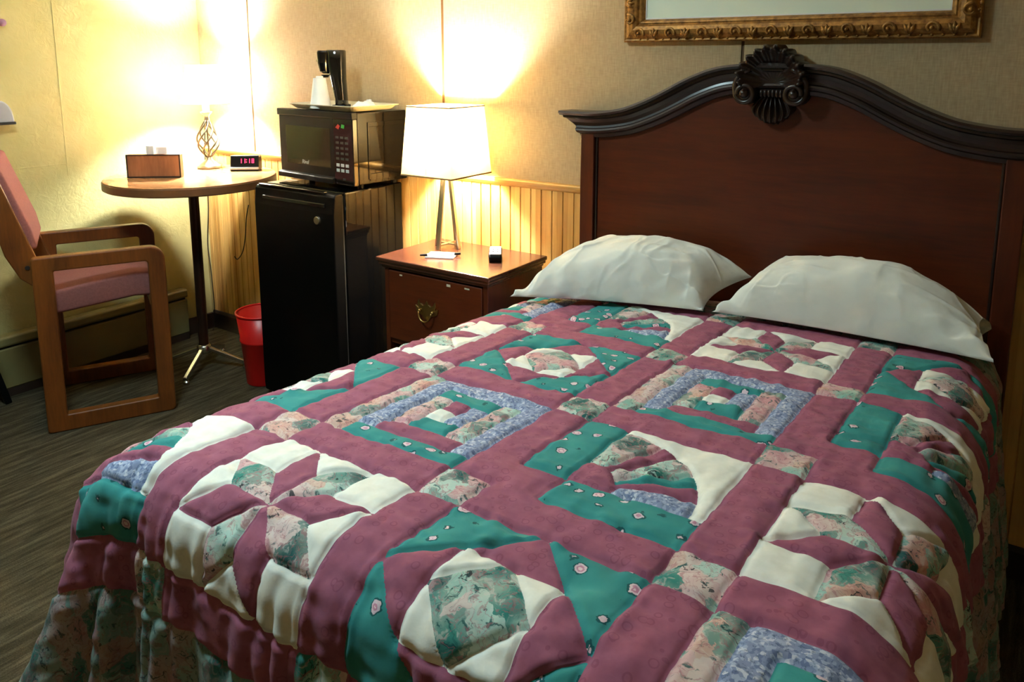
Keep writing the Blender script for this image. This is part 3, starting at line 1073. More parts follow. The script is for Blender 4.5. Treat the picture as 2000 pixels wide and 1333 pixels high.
# ------------------------------------------------------------------ nightstand
NX0, NX1, NY0, NZ = 1.408, 1.868, -0.352, 0.62
ns = thing('nightstand', 'dark cherry nightstand with one drawer between refrigerator and bed', 'nightstand', ((NX0 + NX1) / 2, -0.19, 0))
nx, ny = (NX0 + NX1) / 2, -0.19
hx = (NX1 - NX0) / 2
F = NY0 - ny
Bk = -0.028 - ny
bm = B(); box(bm, -hx, hx, F, Bk, NZ - 0.014, NZ)
box(bm, -hx + 0.006, hx - 0.006, F + 0.006, Bk, NZ - 0.026, NZ - 0.013)
box(bm, -hx + 0.014, hx - 0.014, F + 0.014, Bk, NZ - 0.036, NZ - 0.025)
obj('top', bm, M['nighttop'], ns, bevel=0.004, seg=3)
bm = B()
box(bm, -hx + 0.02, -hx + 0.038, F + 0.022, Bk, 0.0, NZ - 0.034)
obj('side_panel', bm, M['cherry_v'], ns, bevel=0.002)
bm = B()
box(bm, hx - 0.038, hx - 0.02, F + 0.022, Bk, 0.0, NZ - 0.034)
obj('side_panel', bm, M['cherry_v'], ns, bevel=0.002)
bm = B(); box(bm, -hx + 0.036, hx - 0.036, Bk - 0.012, Bk, 0.03, NZ - 0.034)
obj('back_panel', bm, M['walnut'], ns)
bm = B(); box(bm, -hx + 0.036, hx - 0.036, F + 0.03, Bk, 0.325, 0.342)
obj('shelf', bm, M['cherry'], ns, bevel=0.002)
bm = B(); box(bm, -hx + 0.036, hx - 0.036, F + 0.03, Bk, 0.06, 0.078)
obj('shelf', bm, M['cherry'], ns, bevel=0.002)
bm = B(); box(bm, -hx + 0.04, hx - 0.04, F + 0.018, Bk - 0.03, 0.345, NZ - 0.042)
dw = obj('drawer', bm, M['cherry'], ns, bevel=0.004, seg=3)
for k, x in enumerate((-0.135, 0.06, 0.13)):
    bm = B(); box(bm, x - 0.005, x + 0.006 + 0.004 * k, F + 0.0172, F + 0.019, NZ - 0.055 - 0.003 * (k % 2), NZ - 0.0505)
    ch = obj('chip', bm, M['tray'], dw)
    ch['label'] = 'pale chip in the varnish'
HZ = 0.468
bm = B()
half = [(0.0, 0.026), (0.005, 0.016), (0.012, 0.012), (0.02, 0.016), (0.026, 0.026), (0.029, 0.014), (0.025, 0.004), (0.036, 0.010), (0.033, -0.004), (0.024, -0.010), (0.014, -0.012), (0.008, -0.020), (0.0, -0.024)]
outl = half + [(-x, z) for x, z in half[-2:0:-1]]
hcx = -0.026
prism(bm, [(hcx + 1.3 * x, HZ + 1.3 * z) for x, z in outl], 'y', F + 0.0145, F + 0.0185)
hp = obj('handle', bm, M['brass'], dw, bevel=0.0008)
bm = B()
tube(bm, [(hcx + 0.026 * math.cos(t), F + 0.006 - 0.006 * math.sin(-t), HZ - 0.002 + 0.03 * math.sin(t)) for t in [PI + PI * k / 16 for k in range(17)]], 0.0028, 8)
for sx in (-1, 1):
    sphere(bm, (hcx + sx * 0.026, F + 0.011, HZ - 0.001), 0.0055, 12, 8)
obj('bail', bm, M['brass'], hp, smooth=True)

# ---- lamp on the nightstand
QX, QY = 1.525, -0.122
l2 = thing('table_lamp', 'nickel legged lamp with a square ivory shade on the nightstand', 'lamp', (QX, QY, NZ + 0.0003))
A_, T_ = 0.048, 0.014
ht2 = 0.262
for dx, dy in ((-1, 0), (0, -1), (1, 0), (0, 1)):
    bm = B()
    bar(bm, (dx * A_, dy * A_, 0.0), (dx * T_, dy * T_, ht2), 0.008, 0.013, (dx, dy, 0))
    obj('leg', bm, M['nickel'], l2, bevel=0.001)
bm = B()
bar(bm, (-A_ + 0.002, 0, 0.014), (A_ - 0.002, 0, 0.014), 0.010, 0.006, (0, 1, 0))
bar(bm, (0, -A_ + 0.002, 0.0142), (0, A_ - 0.002, 0.0142), 0.010, 0.006, (1, 0, 0))
obj('cross_brace', bm, M['nickel'], l2, bevel=0.001)
bm = B()
lathe(bm, [(0, ht2 - 0.006), (0.02, ht2 - 0.006), (0.02, ht2 + 0.004), (0.010, ht2 + 0.008), (0.010, ht2 + 0.092), (0, ht2 + 0.092)], n=24)
obj('socket', bm, M['nickel'], l2)
bm = B(); sphere(bm, (0, 0, ht2 + 0.122), 0.027, 20, 14, (1, 1, 1.25))
obj('bulb', bm, M['bulb_stand'], l2, smooth=True)
zb, zt = 0.252, 0.482
wb, wt = 0.1075, 0.091
bm = B()
nseg = 10
def sq(h, z):
    out = []
    cor = [(-h, -h), (h, -h), (h, h), (-h, h)]
    for i in range(4):
        a_, b_ = cor[i], cor[(i + 1) % 4]
        for k in range(nseg):
            out.append(bm.verts.new((a_[0] + (b_[0] - a_[0]) * k / nseg, a_[1] + (b_[1] - a_[1]) * k / nseg, z)))
    return out
A, Q = sq(wb, zb), sq(wt, zt)
for i in range(len(A)):
    j = (i + 1) % len(A)
    bm.faces.new((A[i], A[j], Q[j], Q[i]))
sh = obj('lamp_shade', bm, M['shade'], l2)
for h, z, hh in ((wb + 0.0006, zb, 0.005), (wt + 0.0012, zt - 0.004, 0.004)):
    bm = B()
    for s0 in range(4):
        Mr = Matrix.Rotation(PI / 2 * s0, 4, 'Z')
        box(bm, -h, h, -h - 0.0006, -h + 0.001, z, z + hh, Mr)
    obj('trim_band', bm, M['shadetrim'], sh)
bm = B()
for s0 in range(4):
    an = PI / 2 * s0
    tube(bm, [(0.012 * math.cos(an), 0.012 * math.sin(an), ht2 + 0.046), (wb * 0.98 * math.cos(an), wb * 0.98 * math.sin(an), zb + 0.03)], 0.0012, 6)
obj('spider', bm, M['nickel'], sh)

# ---- notepad, pen, remote
npd = bm = B()
box(bm, -0.048, 0.048, -0.036, 0.036, 0.0, 0.004)
o = obj('notepad', bm, M['paper'], None, bevel=0.0006)
o.location = (1.585, -0.225, NZ + 0.0003); o.rotation_euler = (0, 0, math.radians(24))
tag(o, 'small white notepad on the nightstand in front of the lamp', 'notepad')
pn = thing('pen', 'white pen with dark ends lying across the notepad', 'pen', (1.592, -0.235, NZ + 0.0088), math.radians(44))
bm = B(); tube(bm, [(-0.048, 0, 0), (0.042, 0, 0)], 0.0042, 12)
obj('barrel', bm, M['white'], pn, smooth=False)
bm = B(); tube(bm, [(-0.07, 0, 0), (-0.047, 0, 0)], [0.003, 0.0044], 12)
obj('tip', bm, M['blackm'], pn)
bm = B(); tube(bm, [(0.041, 0, 0), (0.062, 0, 0)], 0.0044, 12)
obj('cap', bm, M['blackm'], pn)
rm = thing('remote_control', 'small black and silver remote control on the nightstand near the bed', 'remote control', (1.757, -0.165, NZ + 0.0003), math.radians(-56))
bm = B()
prism(bm, [(-0.042, 0.0), (0.036, 0.0), (0.042, 0.016), (0.034, 0.026), (-0.036, 0.034), (-0.044, 0.026)], 'y', -0.021, 0.021)
obj('shell', bm, M['blackm'], rm, bevel=0.006, seg=3)
bm = B()
prism(bm, [(-0.034, 0.0345), (-0.03, 0.0355), (0.032, 0.0285), (0.036, 0.0265), (0.032, 0.0255)], 'y', -0.018, 0.018)
fp = obj('face_plate', bm, M['white'], rm, bevel=0.002)
for i in range(3):
    for j in range(2):
        bm = B()
        xx = -0.02 + i * 0.018
        sphere(bm, (xx, -0.007 + j * 0.014, 0.0355 - (xx + 0.03) * 0.113), 0.0034, 8, 6, (1, 1, 0.5))
        obj('button', bm, M['blackm'], fp, smooth=True)

# ------------------------------------------------------------------ bed
HX0, HX1, HC = 2.002, 3.150, 2.577
bed = thing('bed', 'bed with a cherry headboard crowned by a carved shell', 'bed', (HC, -0.8, 0))
BO = Vector((HC, -0.8, 0))
CT = [(0.637, 1.099), (0.58, 1.0985), (0.53, 1.099), (0.48, 1.104), (0.43, 1.113), (0.39, 1.126), (0.34, 1.147), (0.29, 1.172), (0.245, 1.196), (0.2, 1.216), (0.16, 1.230), (0.12, 1.238), (0.07, 1.242), (0.0, 1.244)]
TOP = [(-a, z) for a, z in CT] + [(a, z) for a, z in CT[-2::-1]]
TD = crm(TOP, 5)
FY = 0.8   # local y of the wall plane (world y = 0)
PFr = FY - 0.045
# panel
bm = B()
poly = [(x, z - 0.05) for x, z in TD if abs(x) <= 0.56]
prism(bm, [(-0.56, 0.05)] + [(0.56, 0.05)][::1] + poly[::-1], 'y', PFr, FY - 0.014)
obj('headboard_panel', bm, M['cherry'], bed)
for sx in (-1, 1):
    bm = B()
    a, b = sorted((sx * 0.573, sx * 0.527))
    box(bm, a, b, FY - 0.062, FY - 0.013, 0.0, 1.035)
    obj('headboard_post', bm, M['cherry_v'], bed, bevel=0.003)
    bm = B()
    a, b = sorted((sx * 0.5265, sx * 0.520))
    box(bm, a, b, FY - 0.052, FY - 0.04, 0.06, 1.03)
    obj('panel_bead', bm, M['walnut'], bed, bevel=0.002)
# crest moulding: profile (offset below top edge, y, how far the end stands out)
PR = [(0.0, FY - 0.012, 0), (0.0, FY - 0.088, 0), (0.006, FY - 0.092, 0.002), (0.012, FY - 0.088, 0.004), (0.014, FY - 0.078, 0.010), (0.020, FY - 0.078, 0.012), (0.024, FY - 0.070, 0.022), (0.034, FY - 0.064, 0.034),
      (0.044, FY - 0.062, 0.046), (0.050, FY - 0.064, 0.050), (0.053, FY - 0.070, 0.050), (0.058, FY - 0.0725, 0.052), (0.064, FY - 0.070, 0.056), (0.068, FY - 0.062, 0.062), (0.078, FY - 0.058, 0.064), (0.080, FY - 0.044, 0.064), (0.080, FY - 0.012, 0.064)]
bm = B()
nrm = []
for i, (x, z) in enumerate(TD):
    a = TD[max(i - 1, 0)]; b = TD[min(i + 1, len(TD) - 1)]
    t = Vector((b[0] - a[0], b[1] - a[1])).normalized()
    nrm.append((t.y, -t.x))
rows = []
for (off, y, inset) in PR:
    row = []
    for (x, z), (nx_, nz_) in zip(TD, nrm):
        xx = x + nx_ * off
        zz = z + nz_ * off
        lim = 0.637 - inset
        xx = max(-lim, min(lim, xx))
        row.append(bm.verts.new((xx, y, zz)))
    rows.append(row)
for A, Q in zip(rows, rows[1:] + rows[:1]):
    for i in range(len(A) - 1):
        try:
            bm.faces.new((A[i], A[i + 1], Q[i + 1], Q[i]))
        except ValueError:
            pass
bm.faces.new([r[0] for r in rows]); bm.faces.new([r[-1] for r in rows][::-1])
cr = obj('crest_moulding', bm, M['walnut'], bed)
cr['label'] = 'dark moulded serpentine crest rail'
# carved shell
shl = bpy.data.objects.new('shell_carving', None)
bm = B()
CZ = 1.192
n, m = 121, 20
grid = []
for i in range(n):
    u = i / (n - 1)
    th = math.radians(196 - 212 * u)
    rib = 0.5 + 0.5 * math.cos(u * 2 * PI * 13)
    R = 0.087 + 0.008 * rib ** 0.6 + 0.006 * math.exp(-((u - 0.5) / 0.09) ** 2)
    if u < 0.14 or u > 0.86:
        R -= 0.022 * (abs(u - 0.5) - 0.36) / 0.14
    col = []
    for j in range(m + 1):
        f = j / m
        r = R * f
        bowl = 0.012 + 0.052 * f ** 2.4 + (0.017 * rib * (f - 0.35) / 0.65 if f > 0.35 else 0)
        if f > 0.88:
            bowl -= 0.026 * ((f - 0.88) / 0.12) ** 2
        col.append(bm.verts.new((r * math.cos(th) * 0.98, FY - 0.056 - bowl, CZ + r * math.sin(th))))
    bk_ = bm.verts.new((R * math.cos(th) * 0.98, FY - 0.03, CZ + R * math.sin(th)))
    col.append(bk_)
    grid.append(col)
for i in range(n - 1):
    for j in range(m + 1):
        bm.faces.new((grid[i][j], grid[i + 1][j], grid[i + 1][j + 1], grid[i][j + 1]))
bmesh.ops.remove_doubles(bm, verts=bm.verts, dist=0.0004)
sc_ = obj('shell_carving', bm, M['walnut'], bed, smooth=True)
sc_['label'] = 'dark carved scallop shell with scrolls'
# pendant leaf under the shell
bm = B()
n, m = 57, 12
grid = []
for i in range(n):
    u = i / (n - 1) * 2 - 1
    rib = 0.5 + 0.5 * math.cos(u * PI * 7)
    col = []
    L_ = 0.072 * (1 - 0.34 * u * u) + 0.004 * rib
    for j in range(m + 1):
        f = j / m
        wdt = 0.026 + 0.036 * math.sin(PI * min(1, f * 0.55 + 0.02)) * (1 - 0.55 * f ** 4)
        h = 0.020 + 0.016 * rib * math.sin(PI * min(f * 0.8 + 0.2, 1)) + 0.012 * f
        h *= (1 - 0.35 * abs(u) ** 3)
        if j == m or i in (0, n - 1):
            h = 0.0
        col.append(bm.verts.new((u * wdt, FY - 0.046 - h, CZ - 0.034 - L_ * f)))
    grid.append(col)
for i in range(n - 1):
    for j in range(m):
        bm.faces.new((grid[i][j], grid[i + 1][j], grid[i + 1][j + 1], grid[i][j + 1]))
obj('pendant_leaf', bm, M['walnut'], sc_, smooth=True)
# bead row between the scrolls and the two scrolls
bm = B()
for k in range(6):
    sphere(bm, (-0.025 + 0.010 * k, FY - 0.082, CZ - 0.026), 0.0062, 10, 8, (0.75, 0.9, 1.7))
obj('bead_row', bm, M['walnut'], sc_, smooth=True)
for sx in (-1, 1):
    bm = B()
    pts, rs = [], []
    for k in range(61):
        u = k / 60
        an = math.radians(100) - u * math.radians(470)
        r = 0.027 - 0.009 * u
        if u < 0.22:
            r += 0.036 * ((0.22 - u) / 0.22) ** 1.6
        pts.append((sx * (0.063 + r * math.cos(an) * 1.0), FY - 0.094 - 0.014 * u, CZ - 0.026 + r * math.sin(an)))
        rs.append(0.0078 * (1 - 0.25 * u))
    tube(bm, pts, rs, 10)
    sphere(bm, (sx * 0.063, FY - 0.106, CZ - 0.026), 0.0125, 16, 12)
    tube(bm, [(sx * 0.063, FY - 0.05, CZ - 0.026), (sx * 0.063, FY - 0.104, CZ - 0.026)], [0.03, 0.022], 20)
    obj('scroll', bm, M['walnut'], sc_, smooth=True)
# side rails, box spring and mattress (under the quilt)
MXL, MXR, MYF = 2.135, 3.085, -1.535
bm = B(); box(bm, MXL - HC, MXR - HC, MYF + 0.8, FY - 0.1, 0.32, 0.565)
obj('mattress', bm, M['mattress'], bed, bevel=0.07, seg=5)
bm = B(); box(bm, MXL - HC + 0.01, MXR - HC - 0.01, MYF + 0.81, FY - 0.1, 0.14, 0.318)
obj('box_spring', bm, M['mattress'], bed, bevel=0.02)
for sx in (MXL - HC + 0.02, MXR - HC - 0.045):
    bm = B(); box(bm, sx, sx + 0.025, MYF + 0.83, FY - 0.062, 0.09, 0.139)
    obj('side_rail', bm, M['walnut'], bed)
    for y in (MYF + 0.84,):
        bm = B(); box(bm, sx - 0.01, sx + 0.035, y, y + 0.045, 0.0, 0.12)
        obj('leg', bm, M['walnut'], bed)

# ------------------------------------------------------------------ quilt
QX0, QY0, QPX, QPY, QYAW = 2.178, -1.3369, 0.3569, 0.3583, -0.0106
XL, XR, YF = 2.10, 3.035, -1.50
R_L, R_R, R_F = 0.20, 0.10, 0.085
S0, S1q, T0, T1 = 1.66, 3.56, -2.06, -0.105
STEP = 0.004
NS, NTt = int((S1q - S0) / STEP) + 1, int((T1 - T0) / STEP) + 1
SUB = 3


def pattern(s, t):
    """fabric of the flat cloth at (s, t): 0 plum 1 cream 2 teal 3 floral 4 lilac"""
    c, sn = math.cos(QYAW), math.sin(QYAW)
    ds, dt = s - QX0, t - QY0
    u = (ds * c + dt * sn) / QPX
    v = (-ds * sn + dt * c) / QPY + 1.0
    i, j = np.floor(u + 0.5 - 0.5), np.floor(v)
    i = np.floor(u); j = np.floor(v)
    fu, fv = u - i, v - j
    SW = 0.105
    su = (fu < SW) | (fu > 1 - SW)
    sv = (fv < SW) | (fv > 1 - SW)
    a = np.clip((fu - SW) / (1 - 2 * SW), 0, 1)
    b = np.clip((fv - SW) / (1 - 2 * SW), 0, 1)
    out = np.zeros(s.shape, np.int8)
    x, y = a * 2 - 1, b * 2 - 1
    ax, ay = np.abs(x), np.abs(y)
    # star
    th = np.degrees(np.arctan2(y, x)) % 360
    k = np.floor(th / 45)
    e1, e2 = np.radians(k * 45), np.radians((k + 1) * 45)
    det = np.cos(e1) * np.sin(e2) - np.sin(e1) * np.cos(e2)
    al = (x * np.sin(e2) - y * np.cos(e2)) / det
    be = (y * np.cos(e1) - x * np.sin(e1)) / det
    st = np.where((al < 0.586) & (be < 0.586), np.where(k % 2 == 0, 0, 3), 1)
    # square in square
    sq_ = np.where(ax + ay >= 1, 2, np.where(np.maximum(ax, ay) >= 0.5, 0, np.where(ax + ay >= 0.5, 1, 3)))
    # log cabin
    g = 7.0
    ga, gb = np.floor(np.minimum(a, .9999) * g), np.floor(np.minimum(b, .9999) * g)
    lc = np.full(s.shape, 1)
    for r, (lowb, lowa, higha, highb) in ((3, (2, 3, 4, 4)), (2, (0, 4, 3, 2)), (1, (2, 3, 4, 0))):
        lo_, hi_ = 3 - r, 3 + r
        inr = (ga >= lo_) & (ga <= hi_) & (gb >= lo_) & (gb <= hi_)
        lc = np.where(inr & (gb == hi_), highb, lc)
        lc = np.where(inr & (ga == hi_), higha, lc)
        lc = np.where(inr & (gb == lo_), lowb, lc)
        lc = np.where(inr & (ga == lo_), lowa, lc)
    # fan
    q = 0.27
    da, db = a - q, b - q
    rr = np.hypot(da, db)
    an = np.degrees(np.arctan2(db, da))
    blades = np.select([an > 66, an > 55, an > 37, an > 26, an > 16], [3, 0, 3, 2, 0], 4)
    fan = np.where(rr < 0.25, 0, np.where(rr < 0.66, blades, 1))
    fan = np.where((da < 0) & (db < 0), 0, np.where((da < 0) | (db < 0), 2, fan))
    order = {0: (2, 0, 1, 3), 1: (1, 3, 2, 0), 2: (0, 1, 3, 2), 3: (3, 2, 0, 1)}   # 0 star 1 square 2 fan 3 log, from column -1
    typ = np.full(s.shape, -1)
    for jj, row in order.items():
        for ii, ty in enumerate(row):
            typ = np.where((i == ii - 1) & (j == jj), ty, typ)
    out = np.select([typ == 0, typ == 1, typ == 2, typ == 3], [st, sq_, fan, lc], 3)
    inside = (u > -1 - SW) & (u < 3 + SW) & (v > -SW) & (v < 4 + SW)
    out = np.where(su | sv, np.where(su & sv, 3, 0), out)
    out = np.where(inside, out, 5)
    return out


def blur(a, r):
    for ax_ in (0, 1):
        c = np.cumsum(np.pad(a, [(r + 1, r) if q_ == ax_ else (0, 0) for q_ in (0, 1)], 'edge'), axis=ax_)
        a = (np.take(c, range(2 * r + 1, c.shape[ax_]), axis=ax_) - np.take(c, range(0, c.shape[ax_] - 2 * r - 1), axis=ax_)) / (2 * r + 1)
    return a


rng = np.random.default_rng(5)


def vnoise(shape, cell):
    """smooth value noise on a grid of `shape`, `cell` = (cells per feature along each axis)"""
    gy, gx = int(shape[0] / cell[0]) + 3, int(shape[1] / cell[1]) + 3
    g = rng.standard_normal((gy, gx))
    yy = np.arange(shape[0]) / cell[0]
    xx = np.arange(shape[1]) / cell[1]
    y0, x0 = yy.astype(int), xx.astype(int)
    fy, fx = yy - y0, xx - x0
    fy = (fy * fy * (3 - 2 * fy))[:, None]
    fx = (fx * fx * (3 - 2 * fx))[None]
    return (g[np.ix_(y0, x0)] * (1 - fy) * (1 - fx) + g[np.ix_(y0 + 1, x0)] * fy * (1 - fx) + g[np.ix_(y0, x0 + 1)] * (1 - fy) * fx + g[np.ix_(y0 + 1, x0 + 1)] * fy * fx)


fs = S0 + np.arange(NS * SUB) * STEP / SUB
ft = T0 + np.arange(NTt * SUB) * STEP / SUB
FS, FT = np.meshgrid(fs, ft)
ids = pattern(FS, FT)
masks = []
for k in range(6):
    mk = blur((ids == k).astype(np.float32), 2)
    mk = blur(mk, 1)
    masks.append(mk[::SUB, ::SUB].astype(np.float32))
edge = np.zeros(ids.shape, np.float32)
edge[:, 1:] += ids[:, 1:] != ids[:, :-1]
edge[1:, :] += ids[1:, :] != ids[:-1, :]
seam = np.minimum(edge, 1)
seam = blur(blur(seam, 2), 2) * 5
seam = np.clip(seam[::SUB, ::SUB], 0, 1.2)
soft = np.minimum(edge, 1)
soft = blur(blur(blur(soft, 10), 10), 8) * 20
soft = np.clip(soft[::SUB, ::SUB], 0, 1.4)
del FS, FT, edge

gs = S0 + np.arange(NS) * STEP
gt = T0 + np.arange(NTt) * STEP
GS, GT = np.meshgrid(gs, gt)


def ztop(a, b):
    return 0.65 + 0.0223 * (a - QX0) - 0.0556 * (b - QY0)


dsl = np.minimum(GS - XL, 0)
dsr = np.maximum(GS - XR, 0)
dS = dsl + dsr
dT = np.minimum(GT - YF, 0)
D = np.hypot(dS, dT)
Ds = np.where(D < 1e-9, 1, D)
NXn, NYn = np.where(D > 0, dS / Ds, 0), np.where(D > 0, dT / Ds, 0)
RRc = np.where(dS < 0, R_L, R_R)
RAD = RRc + (R_F - RRc) * NYn ** 2
Qq = RAD * PI / 2
ang = np.minimum(D, Qq) / RAD
flare = 0.10 + 0.25 * (2 * np.abs(NXn * NYn))
OUT = RAD * np.sin(ang) + flare * np.maximum(D - Qq, 0)
DN = RAD * (1 - np.cos(ang)) + np.maximum(D - Qq, 0) * np.sqrt(1 - flare ** 2)
EX, EY = np.clip(GS, XL, XR), np.maximum(GT, YF)
ZT_ = ztop(EX, EY)
# folds in the hanging part
phi = np.arctan2(NYn, NXn)
hang = np.clip((D - 0.10) / 0.35, 0, 1)
fold = hang * (0.016 * np.sin(EX * 34 + 0.6 + 2 * np.sin(EX * 9)) * (np.abs(NYn) > 0.5) + 0.014 * np.sin(EY * 30 + 1.0) * (np.abs(NXn) >= 0.5))
corner = (dS != 0) & (dT != 0)
pl_ = np.clip((D - 0.05) / 0.12, 0, 1)
fold = fold + pl_ * (0.0032 * np.sin(EX * 128 + 3 * np.sin(EX * 23)) * (np.abs(NYn) > 0.5) + 0.0032 * np.sin(EY * 120 + 3 * np.sin(EY * 19)) * (np.abs(NXn) >= 0.5))
fold = np.where(corner, hang * 0.024 * np.sin(phi * 11 + 0.8), fold)
OUT = OUT + np.where(D > 0, fold, 0)
lim = ZT_ - 0.012
over = np.maximum(DN - lim, 0)
DN = np.minimum(DN, lim) - np.where(over > 0, 0.0, 0)
OUT = OUT + over * 0.7
PX = EX + NXn * OUT
PY = EY + NYn * OUT
PZ = ZT_ - DN
# puff and puckers along the normal
def grad(a):
    gy, gx = np.gradient(a)
    return gx, gy
ax_, ay_ = grad(PX); bx_, by_ = grad(PY); cx_, cy_ = grad(PZ)
Nx = bx_ * cy_ - cx_ * by_
Ny = cx_ * ay_ - ax_ * cy_
Nz = ax_ * by_ - bx_ * ay_
ln_ = np.sqrt(Nx ** 2 + Ny ** 2 + Nz ** 2) + 1e-12
Nx, Ny, Nz = Nx / ln_, Ny / ln_, Nz / ln_
sh_ = GS.shape
wr = vnoise(sh_, (5, 9)) * 0.5 + vnoise(sh_, (9, 5)) * 0.5 + vnoise(sh_, (14, 14)) * 0.8 + vnoise(sh_, (40, 40)) * 1.2
wr2 = vnoise(sh_, (4, 12)) + vnoise(sh_, (12, 4))
wr3 = vnoise(sh_, (3.2, 7)) * 0.7 + vnoise(sh_, (4, 4)) * 0.5
H = -0.0060 * seam - 0.0010 * soft + 0.0008 * wr + 0.0012 * wr2 * (0.4 + soft) + 0.0011 * wr3 * (ids[::SUB, ::SUB] != 1)
H += 0.008
PX = PX + Nx * H; PY = PY + Ny * H; PZ = np.maximum(PZ + Nz * H, 0.004)
# press down under the pillows so nothing pokes through
verts = np.stack([PX, PY, PZ], -1).reshape(-1, 3)
idx = np.arange(NS * NTt).reshape(NTt, NS)
faces = np.stack([idx[:-1, :-1], idx[:-1, 1:], idx[1:, 1:], idx[1:, :-1]], -1).reshape(-1, 4)
me = bpy.data.meshes.new('quilt')
me.vertices.add(len(verts))
me.vertices.foreach_set('co', verts.astype(np.float32).ravel())
me.loops.add(faces.size)
me.loops.foreach_set('vertex_index', faces.astype(np.int32).ravel())
me.polygons.add(len(faces))
me.polygons.foreach_set('loop_start', np.arange(0, faces.size, 4, dtype=np.int32))
me.polygons.foreach_set('loop_total', np.full(len(faces), 4, np.int32))
me.polygons.foreach_set('use_smooth', np.ones(len(faces), bool))
me.update(calc_edges=True)
uvl = me.uv_layers.new(name='cloth')
uvs = np.stack([GS, GT], -1).reshape(-1, 2)[faces.ravel()]
uvl.data.foreach_set('uv', uvs.astype(np.float32).ravel())
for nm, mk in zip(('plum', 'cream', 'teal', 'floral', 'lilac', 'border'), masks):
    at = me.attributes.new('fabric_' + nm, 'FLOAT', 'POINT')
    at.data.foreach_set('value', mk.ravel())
me.validate()
qo = link('quilt', me, M['quilt'])
tag(qo, 'patchwork quilt of plum, teal, cream and floral blocks spread over the bed', 'quilt')

# ------------------------------------------------------------------ pillows
def pillow(name, label, cor, hgt, seed, tail=False, lean=0.0):
    FLc, FRc, BLc, BRc = [Vector(c) for c in cor]
    n = 150
    r_ = np.random.default_rng(seed)
    U, V = np.meshgrid(np.linspace(-1, 1, n), np.linspace(-1, 1, n))
    a = (U + 1) / 2
    b = (V + 1) / 2

    def bil(c):
        return (1 - b) * ((1 - a) * FLc[c] + a * FRc[c]) + b * ((1 - a) * BLc[c] + a * BRc[c])
    X, Y, Z = bil(0), bil(1), bil(2)
    # sides bow inwards between the corners
    inx = 0.028 * (1 - V ** 2) * U * np.abs(U) ** 2
    iny = 0.028 * (1 - U ** 2) * V * np.abs(V) ** 2
    X = X - inx; Y = Y - iny
    prof = np.clip((1 - np.abs(U) ** 3.4), 0, 1) ** 0.6 * np.clip((1 - np.abs(V) ** 2.6), 0, 1) ** 0.6
    if tail:        # the empty end of the pillowcase sinks to an open hem
        k_ = np.clip((U - 0.28) / 0.72, 0, 1)
        vp = np.clip((1 - np.abs(V) ** 2.6), 0, 1) ** 0.6
        full = np.clip((1 - np.abs(np.minimum(U, 0.28)) ** 3.4), 0, 1) ** 0.6 * vp
        sag = 1 - 0.72 * k_ ** 1.5
        lip = vp * 0.28
        prof = np.where(U > 0.28, np.maximum(full * sag, lip), prof)
    global rng
    keep = rng
    rng = r_
    wr_ = vnoise(U.shape, (28, 16)) * 0.5 + vnoise(U.shape, (12, 12)) * 0.3 + vnoise(U.shape, (42, 42))
    ridge = np.exp(-(vnoise(U.shape, (55, 14)) / 0.22) ** 2) * (0.35 + 0.65 * np.clip(-V, 0, 1)) + np.exp(-(vnoise(U.shape, (34, 30)) / 0.16) ** 2) * 0.8
    rng = keep
    edge_ = 1 - prof
    # creases radiating from front edge and corners
    cre = np.sin(U * 23 + 3 * V + seed) * np.exp(-((V + 0.95) / 0.35) ** 2) + np.sin((U + V) * 17 + seed) * np.exp(-(((U + 1) ** 2 + (V + 1) ** 2) / 0.35)) + np.sin((U - V) * 19) * np.exp(-(((U - 1) ** 2 + (V + 1) ** 2) / 0.4))
    top = Z + hgt * prof * (1 + lean * V) + 0.004 * wr_ * (0.25 + prof) * (prof > 0.02) + 0.0045 * ridge * np.clip(prof * 4, 0, 1) + 0.0065 * cre * (prof > 0.05) * (0.35 + 0.65 * edge_)
    bot = Z - 0.012 * prof
    vs = np.concatenate([np.stack([X, Y, top], -1).reshape(-1, 3), np.stack([X, Y, bot], -1).reshape(-1, 3)])
    id1 = np.arange(n * n).reshape(n, n)
    id2 = id1 + n * n
    q1 = np.stack([id1[:-1, :-1], id1[:-1, 1:], id1[1:, 1:], id1[1:, :-1]], -1).reshape(-1, 4)
    q2 = np.stack([id2[:-1, :-1], id2[1:, :-1], id2[1:, 1:], id2[:-1, 1:]], -1).reshape(-1, 4)
    me = bpy.data.meshes.new(name)
    me.from_pydata([tuple(v) for v in vs], [], [tuple(map(int, f)) for f in np.concatenate([q1, q2])])
    bm = bmesh.new(); bm.from_mesh(me)
    bmesh.ops.remove_doubles(bm, verts=bm.verts, dist=0.0004)
    bmesh.ops.recalc_face_normals(bm, faces=bm.faces)
    bm.to_mesh(me); bm.free()
    for p in me.polygons:
        p.use_smooth = True
    o = link(name, me, M['cotton'])
    tag(o, label, 'pillow')
    return o


zq = lambda x, y: ztop(x, y) + 0.016
pl = [(2.030, -0.478, 0.012), (2.497, -0.290, 0.008), (2.062, -0.115, 0.058), (2.560, -0.10, 0.072)]
pillow('pillow', 'white pillow on the left side of the bed, nearer the nightstand', [(x, y, zq(x, y) + h) for x, y, h in pl], 0.118, 3, lean=0.10)
pr = [(2.520, -0.290, 0.010), (3.128, -0.300, 0.004), (2.595, -0.10, 0.072), (3.112, -0.118, 0.030)]
pr_o = pillow('pillow', 'white pillow on the right side of the bed with its open hem hanging', [(x, y, zq(x, y) + h) for x, y, h in pr], 0.130, 8, tail=True, lean=0.10)
